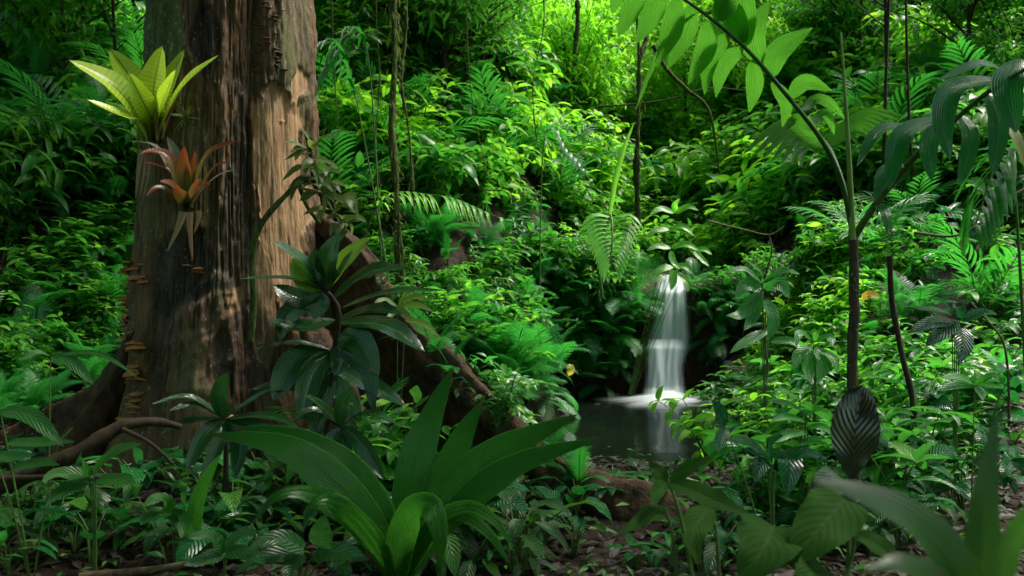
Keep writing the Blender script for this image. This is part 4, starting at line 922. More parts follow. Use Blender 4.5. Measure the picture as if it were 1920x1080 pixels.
# ------------------------------------------------------------------ bromeliad, yellow-green
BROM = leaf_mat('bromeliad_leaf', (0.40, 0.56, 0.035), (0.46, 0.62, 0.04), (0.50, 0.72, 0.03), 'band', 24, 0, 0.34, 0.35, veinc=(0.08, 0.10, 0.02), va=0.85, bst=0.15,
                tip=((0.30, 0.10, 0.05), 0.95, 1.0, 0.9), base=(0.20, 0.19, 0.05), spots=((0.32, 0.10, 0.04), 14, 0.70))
b0, bn0 = on_trunk(296, 262); b0 = b0 + bn0 * 0.03
bd = b0[1]
br = thing('bromeliad', 'yellow-green banded bromeliad growing upright on the trunk', 'bromeliad', b0)
for tip, mid, wd, dd, nn in [((130, 113), (212, 160), 54, -0.20, (0.35, -0.7, 0.65)), ((206, 92), (254, 160), 58, 0.02, (0.3, -1, 0.1)), ((219, 112), (250, 165), 40, 0.10, (0.3, -1, 0.2)),
                             ((304, 86), (288, 165), 60, 0.0, (-0.05, -1, 0.1)), ((346, 92), (316, 160), 40, 0.08, (-0.3, -1, 0.1)), ((411, 103), (346, 160), 38, -0.18, (-0.5, -0.8, 0.7)),
                             ((163, 187), (226, 215), 34, -0.24, (0.4, -0.6, 0.8)), ((276, 120), (280, 180), 44, 0.12, (0.1, -1, 0.1)), ((330, 130), (305, 190), 40, -0.12, (-0.4, -1, 0.3)), ((240, 135), (270, 195), 46, -0.10, (0.3, -1, 0.3))]:
    q0 = (291 + (tip[0] - 291) * 0.06, 268, bd - 0.02); q1 = (291 + (mid[0] - 291) * 0.33, 226, bd - 0.08 + dd * 0.2)
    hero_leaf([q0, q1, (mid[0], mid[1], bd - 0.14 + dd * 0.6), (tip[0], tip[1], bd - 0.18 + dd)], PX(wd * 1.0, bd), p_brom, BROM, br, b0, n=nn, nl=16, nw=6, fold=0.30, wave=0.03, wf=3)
DEADB = leaf_mat('withered_bromeliad_leaf', (0.22, 0.13, 0.07), (0.33, 0.21, 0.12), (0.4, 0.25, 0.12), 'parallel', 5, 0, 0.6, 0.15, va=0.2)
for a, b, m in [((296, 262), (293, 168), (292, 215)), ((305, 260), (333, 178), (317, 222))]:
    hero_leaf([(a[0], a[1], bd - 0.1), (m[0], m[1], bd - 0.14), (b[0], b[1], bd - 0.15)], 0.016, p_grass, DEADB, br, b0, 'dead_leaf', nl=8, nw=2, fold=0.6)
# ------------------------------------------------------------------ bromeliad, red
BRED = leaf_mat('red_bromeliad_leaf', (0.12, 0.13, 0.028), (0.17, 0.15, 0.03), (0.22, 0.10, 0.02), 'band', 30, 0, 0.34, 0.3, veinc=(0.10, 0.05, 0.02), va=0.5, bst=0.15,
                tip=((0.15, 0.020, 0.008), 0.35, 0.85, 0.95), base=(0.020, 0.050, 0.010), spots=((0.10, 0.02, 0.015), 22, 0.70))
BGRY = leaf_mat('faded_bromeliad_leaf', (0.20, 0.18, 0.14), (0.27, 0.24, 0.20), (0.4, 0.36, 0.25), 'parallel', 7, 0, 0.5, 0.2, va=0.15)
b1, bn1 = on_trunk(352, 372); b1 = b1 + bn1 * 0.04; bd = b1[1]
br = thing('bromeliad', 'red-tipped bromeliad clinging to the trunk below the yellow-green one', 'bromeliad', b1)
for tip, mids, wd, dd, nn, mt in [((262, 290), [(320, 300), (285, 284)], 34, -0.16, (0.2, -0.7, 0.7), BRED), ((268, 305), [(325, 325), (295, 308)], 28, -0.10, (0.3, -0.7, 0.7), BRED), ((448, 264), [(378, 312), (402, 280)], 28, -0.12, (-0.4, -0.7, 0.6), BRED),
        ((428, 304), [(385, 340), (405, 312)], 26, -0.18, (-0.4, -0.6, 0.7), BRED), ((346, 274), [(347, 330), (346, 300)], 40, -0.12, (0, -1, 0.1), BRED), ((367, 281), [(360, 330), (364, 305)], 24, -0.06, (-0.4, -1, 0.1), BRED),
        ((313, 256), [(335, 310), (325, 278)], 34, 0.0, (0.2, -1, 0.1), BGRY), ((236, 265), [(300, 285), (268, 268)], 24, -0.12, (0.2, -0.4, 1), BGRY), ((274, 368), [(330, 370), (298, 352)], 22, -0.20, (0.2, -0.6, 0.8), BRED), ((440, 318), [(385, 350), (412, 328)], 18, -0.2, (-0.3, -0.5, 0.8), BGRY),
        ((300, 340), [(335, 360), (318, 345)], 30, -0.22, (0.3, -0.8, 0.5), BRED), ((395, 345), [(370, 365), (382, 350)], 28, -0.22, (-0.3, -0.8, 0.5), BRED), ((330, 345), [(345, 375), (336, 358)], 36, -0.2, (0.1, -1, 0.3), BRED), ((375, 335), [(360, 372), (370, 352)], 36, -0.2, (-0.1, -1, 0.3), BRED)]:
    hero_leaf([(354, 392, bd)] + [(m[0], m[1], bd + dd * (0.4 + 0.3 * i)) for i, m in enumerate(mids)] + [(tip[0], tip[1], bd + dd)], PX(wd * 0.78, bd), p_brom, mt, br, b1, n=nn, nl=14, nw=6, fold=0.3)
for pts, wd in [([(268, 282), (262, 310), (254, 374)], 9), ([(276, 290), (270, 330), (262, 372)], 6), ([(281, 290), (278, 330), (266, 380)], 5), ([(345, 398), (336, 425), (314, 472)], 12), ([(357, 398), (357, 430), (361, 488)], 11), ([(374, 395), (373, 412), (364, 438)], 9)]:
    hero_leaf([(x, y, bd - 0.07) for x, y in pts], PX(wd, bd) * 1.3, p_grass, DEADB, br, b1, 'dead_leaf', nl=8, nw=2, fold=0.5)
# ------------------------------------------------------------------ air plant
a0_, an = on_trunk(350, 222); AIR = leaf_mat('air_plant_leaf', (0.20, 0.26, 0.07), (0.28, 0.32, 0.09), (0.3, 0.4, 0.1), 'none', 1, 0, 0.5, 0.2, va=0, bst=0)
ap = thing('air_plant', 'small spiky air plant on the bark beside the yellow-green bromeliad', 'air plant', a0_)
rs = np.random.RandomState(3); blade = mesh1('leaf', arc_leaf(1, 0.07, p_grass, 4, 2, 0.0, 0.5), AIR)
for k in range(46):
    d = nrm(an * rs.uniform(0.1, 0.9) + rs.normal(0, 0.7, 3) + (0, 0, 0.45)); part('leaf', blade, ap, frame((0, 0, 0), d, (0, -1, 0.3), rs.uniform(0.06, 0.11)))

# ------------------------------------------------------------------ shelf fungi
FUNG = wood_mat('fungus_flesh', (0.22, 0.075, 0.025), (0.55, 0.25, 0.09), 30, 0.65, 0.5, None, 0.004, 1.0)
FUNGD = wood_mat('dark_fungus_flesh', (0.05, 0.028, 0.016), (0.17, 0.105, 0.06), 30, 0.7, 0.5, None, 0.004, 1.0)
def fungus_mesh(seed, mat):
    n, m = 18, 6; th = np.linspace(-1.57, 1.57, n + 1); V = []; 
    wob = 1 + 0.16 * vnoise(th * 2.2 + seed, 0 * th + seed, 0.0)
    for k in range(m + 1):
        t = k / m; r = np.array((0.0, 0.55, 0.9, 1.0, 0.97, 0.7, 0.0))[k]; z = np.array((0.20, 0.19, 0.10, 0.0, -0.06, -0.09, -0.14))[k]
        V.append(np.stack([r * wob * np.cos(th), r * wob * np.sin(th), np.full(n + 1, z) + 0.05 * np.sin(th * 3 + seed)], -1))
    g = Geo(); g.add(np.vstack(V), grid_q(n, m)); return g.mesh('shelf_fungus', mat)
FM = [fungus_mesh(s * 3.1, FUNG) for s in range(3)]; FD = [fungus_mesh(s * 2.7 + 1, FUNGD) for s in range(3)]
def fungi(spots, meshes, label, group, seed):
    rs = np.random.RandomState(seed)
    for x, y, wd in spots:
        p, nn = on_trunk(x, y); s = PX(wd, p[1]) * 0.68
        o = single('shelf_fungus', meshes[rs.randint(3)], label, 'fungus', p, group); M = frame(p + nn * s * 0.12, nn + np.array((rs.normal(0, 0.15), rs.normal(0, 0.15), rs.normal(0, 0.1))), (0, 0, 1), s)
        o.matrix_world = Matrix([list(r) for r in M])
rs = np.random.RandomState(21)
fungi([(258 + 14 * rs.uniform(-1, 1) + (k % 2) * 10, 492 + 4.0 * k, rs.uniform(16, 36)) for k in range(11)], FM, 'orange-brown shelf fungus in the crowded tier on the trunk', 'tier of shelf fungi on the trunk', 1)
fungi([(240 + rs.uniform(-10, 8), 558 + 9.5 * k, rs.uniform(16, 34)) for k in range(9)] + [(266, 643, 30), (270, 650, 34), (262, 655, 22)], FM, 'orange-brown shelf fungus on the trunk below the crowded tier', 'column of shelf fungi on the trunk', 2)
fungi([(245 + rs.uniform(-24, 24), 682 + 5.5 * k, rs.uniform(14, 30)) for k in range(9)] + [(268, 712, 24)], FM, 'thin shelf fungus above the flaring foot of the trunk', 'shelf fungi near the trunk foot', 3)
fungi([(215 + rs.uniform(-30, 50), 735 + 5.5 * k, rs.uniform(14, 28)) for k in range(12)] , FM, 'thin shelf fungus low on the root flare', 'shelf fungi on the root flare', 4)
fungi([(496 + 26 * k / 14 + rs.uniform(-14, 14), 8 + 9.0 * k + rs.uniform(-5, 5), rs.uniform(7, 14)) for k in range(15)] + [(508 + rs.uniform(-34, 22), 4 + 5.5 * k, rs.uniform(5, 11)) for k in range(24)], FD, 'small dark brown shelf fungus high on the trunk above the bare wood', 'dark shelf fungi above the bare wood', 5)
fungi([(362 + rs.uniform(-12, 12), 498 + 3.5 * k, rs.uniform(10, 20)) for k in range(5)], FM, 'small shelf fungus below the hanging dead bromeliad leaves', 'shelf fungi below the red bromeliad', 6)

# ------------------------------------------------------------------ climbing epiphyte on the right of the trunk
EPI = leaf_mat('climber_leaf', (0.055, 0.10, 0.022), (0.12, 0.18, 0.035), (0.28, 0.42, 0.05), 'parallel', 9, 0, 0.36, 0.3, va=0.25)
e0, en = on_trunk(560, 400); ep = thing('climbing_plant', 'leafy climber with curved stems on the bare side of the trunk', 'climber', e0); d = 4.72
hero_tube([(575, 250, d), (585, 300, d), (590, 345, d), (615, 385, d), (640, 430, d)], 0.012, 0.014, STEM_B, ep, e0)
hero_tube([(600, 330, d), (560, 345, d), (530, 372, d - 0.1), (490, 420, d - 0.12), (472, 480, d - 0.12), (476, 560, d - 0.1), (470, 640, d - 0.1)], 0.013, 0.018, MOSSY, ep, e0, 'stem', 24, 8, 0.2, 14)
hero_tube([(560, 345, d), (575, 385, d), (600, 420, d)], 0.012, 0.010, MOSSY, ep, e0)
for a, m, t, wd in [((584, 290), (560, 272), (532, 265), 18), ((586, 300), (562, 288), (534, 300), 20), ((588, 315), (560, 315), (528, 340), 22), ((590, 285), (600, 262), (630, 250), 18), ((585, 280), (580, 262), (566, 240), 14), ((588, 300), (606, 300), (622, 318), 18), ((592, 340), (565, 335), (540, 352), 18),
                    ((600, 350), (625, 345), (640, 362), 18), ((606, 360), (580, 358), (553, 350), 16), ((622, 392), (596, 392), (568, 403), 24), ((630, 385), (652, 372), (672, 405), 26), ((626, 400), (640, 385), (655, 380), 22), ((590, 310), (612, 320), (618, 345), 16), ((587, 270), (605, 255), (612, 238), 12), ((600, 345), (612, 365), (606, 392), 18), ((570, 340), (552, 352), (545, 378), 16)]:
    hero_leaf([(a[0], a[1], d), (m[0], m[1], d - 0.07), (t[0], t[1], d - 0.10)], PX(wd, d) * 1.25, p_ovate, EPI, ep, e0, n=(0, -0.6, 0.8), nl=8, nw=4, fold=0.25)

rs = np.random.RandomState(12)
for k in range(34):
    x, y = [(585, 290), (600, 345), (640, 400), (620, 380), (600, 330), (645, 425)][k % 6]; x += rs.uniform(-14, 14); y += rs.uniform(-18, 18); a = rs.uniform(0, 6.28); l = rs.uniform(26, 44)
    hero_leaf([(x, y, 4.70), (x + math.cos(a) * l * 0.5, y + math.sin(a) * l * 0.4 - 5, 4.64), (x + math.cos(a) * l, y + math.sin(a) * l * 0.8 + 4, 4.60)], PX(rs.uniform(14, 22), 4.7) * 1.2, p_ovate, EPI, ep, e0, n=(rs.uniform(-0.3, 0.3), -0.7, 0.7), nl=7, nw=4, fold=0.25)
# ------------------------------------------------------------------ glossy dark rosette plant
GLO = leaf_mat('glossy_dark_leaf', (0.007, 0.045, 0.010), (0.013, 0.07, 0.013), (0.05, 0.22, 0.03), 'pinnate', 14, 0.9, 0.14, 0.15, veinc=(0.10, 0.19, 0.06), va=0.22, bst=0.35, spec=0.6)
GLY = leaf_mat('young_rosette_leaf', (0.12, 0.23, 0.020), (0.15, 0.27, 0.022), (0.30, 0.50, 0.03), 'pinnate', 12, 0.9, 0.26, 0.35, va=0.15)
z0 = np.array((P(610, 900, 3.9)[0], 3.9, 0.0)); z0[2] = hgt(z0[0], z0[1]); gp = thing('glossy_rosette_plant', 'tall dark glossy-leaved plant with two young yellow-green top leaves', 'plant', z0); d = 3.9
hero_tube([(604, 960, d), (612, 830, d), (620, 740, d), (628, 650, d), (636, 585, d), (618, 552, d), (604, 540, d)], 0.018, 0.010, STEM_B, gp, z0)
for pts, wd, nn, mt in [([(606, 545), (565, 490), (512, 452)], 50, (0.3, -0.5, 0.8), GLO), ([(608, 540), (575, 520), (548, 484)], 62, (0.2, -1, 0.5), GLY), ([(609, 540), (645, 490), (692, 445)], 42, (-0.3, -1, 0.4), GLY), ([(612, 545), (614, 490), (636, 436)], 50, (0, -0.8, 0.6), GLO),
        ([(604, 545), (590, 500), (592, 466)], 34, (0, -1, 0.3), GLO), ([(612, 548), (640, 510), (662, 470)], 52, (-0.3, -0.7, 0.8), GLO), ([(604, 546), (545, 524), (452, 523)], 38, (0, -0.25, 1), GLO), ([(625, 558), (690, 512), (765, 502)], 50, (-0.1, -0.6, 0.8), GLO), ([(638, 578), (735, 548), (835, 545)], 36, (0, -0.4, 1), GLO),
        ([(602, 550), (560, 560), (512, 536)], 46, (0.2, -0.9, 0.5), GLO), ([(602, 548), (594, 570), (588, 598)], 58, (0, -1, 0.25), GLO), ([(622, 658), (555, 645), (478, 655)], 40, (0, -0.2, 1), GLO), ([(618, 655), (552, 680), (512, 752)], 62, (0.3, -0.7, 0.7), GLO), ([(636, 605), (725, 612), (797, 660)], 52, (-0.15, -0.5, 0.85), GLO),
        ([(634, 628), (672, 640), (710, 704)], 58, (-0.3, -0.7, 0.7), GLO), ([(630, 640), (640, 670), (628, 705)], 46, (0, -1, 0.2), GLO), ([(624, 660), (585, 700), (560, 790)], 52, (0.4, -0.7, 0.5), GLO), ([(630, 650), (690, 690), (700, 770)], 44, (-0.4, -0.7, 0.5), GLO), ([(600, 552), (540, 590), (525, 640)], 44, (0.4, -0.8, 0.4), GLO), ([(630, 600), (560, 615), (500, 600)], 44, (0.1, -0.5, 0.8), GLO), ([(634, 600), (700, 580), (760, 590)], 40, (0, -0.5, 0.8), GLO), ([(628, 690), (560, 720), (470, 730)], 44, (0.1, -0.6, 0.8), GLO), ([(628, 690), (690, 720), (760, 760)], 44, (-0.1, -0.6, 0.8), GLO), ([(626, 700), (600, 760), (590, 830)], 46, (0.2, -0.8, 0.4), GLO), ([(628, 700), (660, 770), (665, 840)], 46, (-0.2, -0.8, 0.4), GLO)]:
    m = len(pts); hero_leaf([(x, y, d - 0.16 * (i / (m - 1)) * (1 if nn[1] > -0.75 else 0.3)) for i, (x, y) in enumerate(pts)], PX(wd * 1.15, d), p_lance, mt, gp, z0, n=nn, nl=14, nw=6, fold=0.22, wave=0.06, wf=2)
# a second, lower one in front of the burl
z1 = P(420, 800, 3.7); z1[2] = hgt(z1[0], z1[1]); gp = thing('glossy_rosette_plant', 'low dark glossy-leaved plant in front of the trunk foot', 'plant', z1); d = 3.7
hero_tube([(420, 960, d), (424, 860, d), (420, 780, d)], 0.014, 0.008, STEM_B, gp, z1)
for pts, wd, nn in [([(420, 785), (412, 740), (428, 698)], 44, (0.1, -1, 0.2)), ([(420, 785), (465, 755), (512, 727)], 30, (0, -0.6, 0.8)), ([(418, 785), (370, 760), (318, 770)], 34, (0, -0.5, 0.9)), ([(418, 785), (355, 790), (300, 815)], 34, (0, -0.4, 0.9)), ([(420, 785), (385, 815), (350, 880)], 42, (0.2, -0.8, 0.6)), ([(424, 785), (450, 830), (440, 900)], 46, (-0.1, -0.9, 0.5)),
                    ([(424, 785), (480, 800), (540, 850)], 40, (-0.1, -0.5, 0.8)), ([(420, 785), (355, 745), (285, 758)], 30, (0, -0.4, 0.9)), ([(424, 785), (500, 780), (560, 800)], 34, (0, -0.4, 0.9)), ([(420, 785), (410, 830), (380, 900)], 36, (0.2, -0.9, 0.4))]:
    hero_leaf([(x, y, d - 0.18 * i / 2) for i, (x, y) in enumerate(pts)], PX(wd, d), p_lance, GLO, gp, z1, n=nn, nl=12, nw=6, fold=0.22, wave=0.05, wf=2)
z2 = P(640, 830, 3.75); z2[2] = hgt(z2[0], z2[1]); gp = thing('glossy_rosette_plant', 'dark glossy-leaved plant in the shadow behind the pleated leaves', 'plant', z2); d = 3.75
hero_tube([(640, 970, d), (645, 880, d), (640, 800, d)], 0.014, 0.008, STEM_B, gp, z2)
for pts, wd, nn in [([(640, 800), (590, 770), (545, 790)], 36, (0, -0.4, 0.9)), ([(640, 800), (690, 775), (745, 795)], 34, (0, -0.4, 0.9)), ([(640, 800), (610, 840), (560, 890)], 40, (0.2, -0.8, 0.5)), ([(640, 800), (680, 835), (720, 900)], 40, (-0.2, -0.8, 0.5)), ([(640, 800), (640, 760), (665, 725)], 34, (0, -1, 0.3)), ([(640, 800), (600, 760), (570, 740)], 32, (0, -0.7, 0.7)), ([(640, 800), (645, 850), (630, 910)], 40, (0, -1, 0.3))]:
    hero_leaf([(x, y, d - 0.15 * i / 2) for i, (x, y) in enumerate(pts)], PX(wd, d), p_lance, GLO, gp, z2, n=nn, nl=12, nw=6, fold=0.22, wave=0.05, wf=2)

# ------------------------------------------------------------------ pleated-leaf plant in front
PLE = leaf_mat('pleated_leaf', (0.022, 0.125, 0.018), (0.032, 0.155, 0.02), (0.11, 0.42, 0.03), 'parallel', 16, 0, 0.32, 0.30, veinc=(0.065, 0.20, 0.045), va=0.4, bst=0.8, spec=0.5, tip=((0.11, 0.07, 0.02), 0.93, 0.99, 0.8))
PLL = leaf_mat('young_pleated_leaf', (0.026, 0.155, 0.014), (0.036, 0.19, 0.016), (0.12, 0.46, 0.03), 'parallel', 13, 0, 0.27, 0.33, veinc=(0.045, 0.14, 0.02), va=0.5, bst=0.8)
d = 3.0; z3 = P(742, 1085, d); z3[2] = hgt(z3[0], z3[1]); fp = thing('pleated_leaf_plant', 'large plant of broad pleated two-pointed leaves on the leaf litter', 'plant', z3)
for pts, wd, nn, mt, fo in [
    ([(742, 1090, 3.0), (715, 1005, 2.92), (650, 925, 2.85), (560, 852, 2.8), (480, 825, 2.76), (388, 815, 2.72)], 72, (-0.25, -0.9, 0.55), PLE, 0.12),
    ([(744, 1088, 3.0), (728, 985, 2.96), (668, 892, 2.92), (575, 828, 2.9), (505, 808, 2.88), (438, 803, 2.86)], 62, (-0.3, -0.8, 0.6), PLE, 0.12),
    ([(745, 1090, 3.0), (722, 1000, 2.98), (690, 930, 2.98), (650, 890, 2.97), (592, 866, 2.96)], 80, (-0.3, -0.9, 0.4), PLE, 0.1),
    ([(746, 1085, 3.0), (752, 990, 3.04), (780, 860, 3.08), (815, 765, 3.1), (850, 688, 3.12)], 78, (0.25, -1, 0.1), PLE, 0.15),
    ([(756, 1085, 3.0), (808, 970, 3.05), (842, 880, 3.09), (872, 810, 3.1), (908, 747, 3.12)], 78, (-0.3, -1, 0.15), PLE, 0.1),
    ([(752, 1090, 3.0), (812, 965, 2.98), (930, 855, 2.98), (1083, 777, 2.96)], 84, (0.2, -0.9, 0.6), PLE, 0.12),
    ([(756, 1090, 2.98), (840, 975, 2.93), (965, 875, 2.88), (1128, 820, 2.8)], 62, (0.2, -0.8, 0.65), PLE, 0.12),
    ([(740, 1090, 2.95), (705, 1020, 2.88), (640, 955, 2.8), (570, 925, 2.75), (515, 935, 2.7), (472, 985, 2.68)], 48, (-0.3, -0.85, 0.55), PLL, 0.15),
    ([(738, 1090, 2.92), (712, 1030, 2.82), (660, 965, 2.72), (612, 938, 2.66), (582, 955, 2.62), (568, 1000, 2.6)], 50, (-0.4, -0.9, 0.4), PLL, 0.12),
    ([(742, 1090, 2.92), (752, 1010, 2.82), (778, 958, 2.72), (808, 952, 2.66), (824, 1000, 2.62), (827, 1068, 2.62)], 62, (0.1, -0.9, 0.45), PLL, 0.1),
    ([(750, 1090, 2.95), (808, 990, 2.85), (872, 953, 2.75), (925, 975, 2.7), (962, 1028, 2.68)], 46, (0.3, -0.7, 0.7), PLL, 0.15),
    ([(750, 1090, 2.95), (800, 1000, 2.87), (860, 968, 2.78), (915, 1000, 2.73), (955, 1058, 2.7)], 42, (0.3, -0.7, 0.6), PLL, 0.15)]:
    hero_leaf(pts, PX(wd * 0.9, 3.0), p_band if mt is PLE else p_strap, mt, fp, z3, n=nn, nl=34, nw=32, fold=fo, pleat=0.0011, pn=16, wave=0.05, wf=1.5)
g = Geo()
for a in (-1, -0.5, 0, 0.5, 1): tube(g, [z3 + (0, 0, -0.05), z3 + (0.03 * a, 0, 0.05), z3 + (0.07 * a, -0.02, 0.14)], 0.016, 0.012, 8, 8)
part('stem', g.mesh('stem', STEM_G, z3), fp)
# narrow upright bifid seedling at the left
z4 = P(362, 985, 3.1); z4[2] = hgt(z4[0], z4[1]); sp_ = thing('strap_leaf_seedling', 'seedling with one tall upright strap leaf beside the fallen branch', 'plant', z4)
hero_leaf([(362, 1060, 3.1), (364, 975, 3.1), (378, 915, 3.08), (412, 852, 3.05)], PX(38, 3.1), p_lance, PLL, sp_, z4, n=(0.3, -1, 0.2), nl=16, nw=8, fold=0.2)
hero_leaf([(362, 1060, 3.1), (350, 990, 3.05), (330, 960, 3.0), (300, 965, 2.98)], PX(30, 3.1), p_lance, PLL, sp_, z4, n=(0, -0.7, 0.7), nl=12, nw=8, fold=0.2)

# ------------------------------------------------------------------ feather palm on the right
PAL = leaf_mat('palm_blade', (0.035, 0.16, 0.022), (0.055, 0.21, 0.026), (0.17, 0.54, 0.014), 'parallel', 10, 0, 0.40, 0.58, veinc=(0.025, 0.11, 0.015), va=0.4, bst=0.6, spec=0.22)
PAD = leaf_mat('dark_palm_blade', (0.007, 0.105, 0.026), (0.013, 0.145, 0.028), (0.06, 0.40, 0.04), 'parallel', 11, 0, 0.21, 0.28, veinc=(0.012, 0.07, 0.02), va=0.4, bst=0.6, spec=0.32)
PST = wood_mat('palm_stem', (0.028, 0.024, 0.014), (0.075, 0.06, 0.03), 40, 0.7, 0.6, ((0.035, 0.06, 0.015), 0.55))
d = 3.4; z5 = P(1600, 955, d); z5[2] = hgt(z5[0], z5[1]); pp = thing('understory_palm', 'slim mossy-stemmed palm with broad backlit leaflets hanging from an arching rib', 'palm', z5)
hero_tube([(1602, 1010, d), (1602, 850, d), (1598, 700, d), (1602, 560, d), (1600, 430, d)], 0.023, 0.018, PST, pp, z5, 'stem', 40, 12, 0.15, 30)
c1 = hero_tube([(1602, 450, 3.4), (1580, 350, 3.36), (1545, 270, 3.3), (1480, 185, 3.22), (1392, 85, 3.12), (1285, 0, 3.0), (1170, -70, 2.9)], 0.011, 0.004, wood_mat('palm_rib', (0.015, 0.065, 0.014), (0.03, 0.11, 0.02), 30, 0.4, 0.2), pp, z5, 'rib', 40); rib1 = LAST[0]
hero_tube([(1599, 450, 3.38), (1592, 300, 3.38), (1584, 170, 3.38), (1576, 60, 3.38)], 0.013, 0.004, wood_mat('palm_spear', (0.12, 0.22, 0.04), (0.20, 0.30, 0.06), 30, 0.45, 0.2), pp, z5, 'spear_leaf', 20)
DR = lambda x: 2.95 + 0.42 * np.clip((x - 1200) / 360.0, 0, 1)
for pts, wd, nn in [([(1165, -70), (1160, -25), (1150, 12)], 40, (0.2, -1, 0)), ([(1205, -50), (1190, 0), (1165, 52)], 46, (0.2, -1, 0)), ([(1245, -28), (1228, 15), (1200, 66)], 48, (0.2, -1, 0)), ([(1272, -8), (1262, 45), (1236, 106)], 48, (0.2, -1, 0.1)), ([(1298, 8), (1288, 50), (1258, 112)], 48, (0.1, -1, 0.1)), ([(1330, 35), (1325, 82), (1296, 140)], 48, (0.2, -1, 0.1)), ([(1368, 62), (1338, 100), (1328, 160)], 42, (0.3, -1, 0.3)),
        ([(1395, 88), (1362, 118), (1350, 168)], 40, (0.4, -0.9, 0.3)), ([(1412, 110), (1415, 150), (1406, 196)], 40, (0.2, -1, 0.1)), ([(1448, 150), (1470, 185), (1464, 225)], 34, (0.1, -1, 0.1)), ([(1340, 40), (1360, 0), (1330, -60)], 54, (0.1, -1, 0.1)), ([(1392, 84), (1378, 40), (1345, -20)], 58, (0, -1, 0)), ([(1396, 90), (1392, 30), (1388, -50)], 62, (0, -1, 0)), ([(1424, 120), (1414, 72), (1440, 18)], 54, (0.1, -1, 0.1)),
        ([(1446, 146), (1458, 104), (1512, 66)], 48, (-0.1, -1, 0.4)), ([(1480, 185), (1506, 158), (1548, 172)], 36, (-0.2, -0.7, 0.7)), ([(1500, 205), (1535, 188), (1574, 222)], 30, (0, -0.6, 0.8)), ([(1310, 20), (1262, 60), (1236, 110), (1210, 178)], 14, (0.9, -0.5, 0)), ([(1520, 232), (1545, 215), (1558, 250)], 28, (0, -1, 0.3)), ([(1530, 245), (1500, 225), (1480, 245)], 30, (0.1, -1, 0.4))]:
    hero_leaf([(x, y, DR(pts[0][0]) + (0.09 if pts[-1][1] > pts[0][1] else -0.06) * i) for i, (x, y) in enumerate([(pts[0][0] + 1.18 * (x - pts[0][0]), pts[0][1] + 1.18 * (y - pts[0][1])) for x, y in pts])], PX(wd * 0.92, 3.15), p_blade if wd > 20 else p_lance, PAL, rib1, z5, 'leaflet', n=(-0.48 + 0.15 * nn[0], -0.74, -0.45), nl=14, nw=10, fold=0.22, cup=0.05, pleat=0.0008, pn=10)
g = Geo(); rs = np.random.RandomState(4)
for k in range(260):
    p = P(1600 + rs.uniform(-3, 3), rs.uniform(450, 960), 3.4); a = rs.uniform(0, 6.28); p = p + 0.023 * np.array((math.cos(a), math.sin(a), 0)); A_ = arc_leaf(rs.uniform(0.012, 0.03), 0.008, p_lance, 2, 2, 0.1, 0.8); g.add(xform(A_[0], frame(p, (math.cos(a), math.sin(a), rs.uniform(-0.8, 0.3)))), A_[1], A_[2], rs.uniform(0, 1))
part('moss', g.mesh('moss', leaf_mat('stem_moss', (0.02, 0.035, 0.008), (0.05, 0.075, 0.015), (0.1, 0.16, 0.03), 'none', 1, 0, 0.8, 0.3, va=0, bst=0), z5), pp)['kind'] = 'stuff'
# frond fanning out low, seen from beneath
c2 = hero_tube([(1600, 440, 3.4), (1580, 345, 3.5), (1556, 280, 3.7), (1540, 258, 4.1)], 0.012, 0.005, STEM_G, pp, z5, 'rib', 20); rib2 = LAST[0]
for k in range(7):
    t = k / 6
    hero_leaf([(1556 - 12 * t, 275 - 18 * t, 3.75 + 0.3 * t), (1490 - 20 * t + 22 * (1 - t), 240 + 42 * (1 - t) - 8 * t, 3.7 + 0.3 * t), (1398 - 8 * t + 105 * (1 - t), 316 - 24 * t, 3.62 + 0.3 * t)], PX(24, 3.7), p_lance, PAL, rib2, z5, 'leaflet', n=(-0.7, -0.62, -0.15), nl=14, nw=6, fold=0.25, pleat=0.0006, pn=6)
    hero_leaf([(1556 - 8 * t, 275 - 18 * t, 3.75 + 0.3 * t), (1605 + 20 * t, 232 - 22 * t + 14 * (1 - t), 3.75 + 0.3 * t), (1640 + 55 * t, 268 - 50 * t, 3.72 + 0.3 * t)], PX(22, 3.7), p_lance, PAL, rib2, z5, 'leaflet', n=(-0.25, -0.75, 0.3), nl=14, nw=6, fold=0.25, pleat=0.0006, pn=6)
# frond arching to the other side, glossy drooping leaflets
hero_tube([(1604, 440, 3.4), (1650, 372, 3.3), (1715, 295, 3.15), (1790, 225, 3.0), (1870, 160, 2.85), (1960, 110, 2.75)], 0.015, 0.006, STEM_G, pp, z5, 'rib', 30); rib3 = LAST[0]
for pts, wd in [([(1722, 240), (1650, 245), (1606, 312)], 34), ([(1760, 222), (1692, 255), (1666, 358)], 54), ([(1768, 222), (1742, 270), (1747, 340)], 44), ([(1880, 150), (1790, 165), (1768, 235), (1782, 302)], 58), ([(1890, 140), (1840, 120), (1760, 150)], 30), ([(1915, 110), (1888, 160), (1905, 250)], 66), ([(1960, 90), (1950, 150), (1945, 230)], 50), ([(1700, 310), (1660, 320), (1640, 380)], 34), ([(1640, 385), (1660, 400), (1668, 445)], 26), ([(1800, 215), (1820, 260), (1800, 350)], 40), ([(1850, 175), (1872, 235), (1862, 330)], 44)]:
    hero_leaf([(x, y, 3.3 - 0.5 * np.clip((pts[0][0] - 1620) / 340, 0, 1) - 0.06 * i) for i, (x, y) in enumerate(pts)], PX(wd, 3.0), p_lance, PAD, rib3, z5, 'leaflet', n=(-0.3, -0.75, 0.6), nl=16, nw=10, fold=0.22, pleat=0.0008, pn=10)
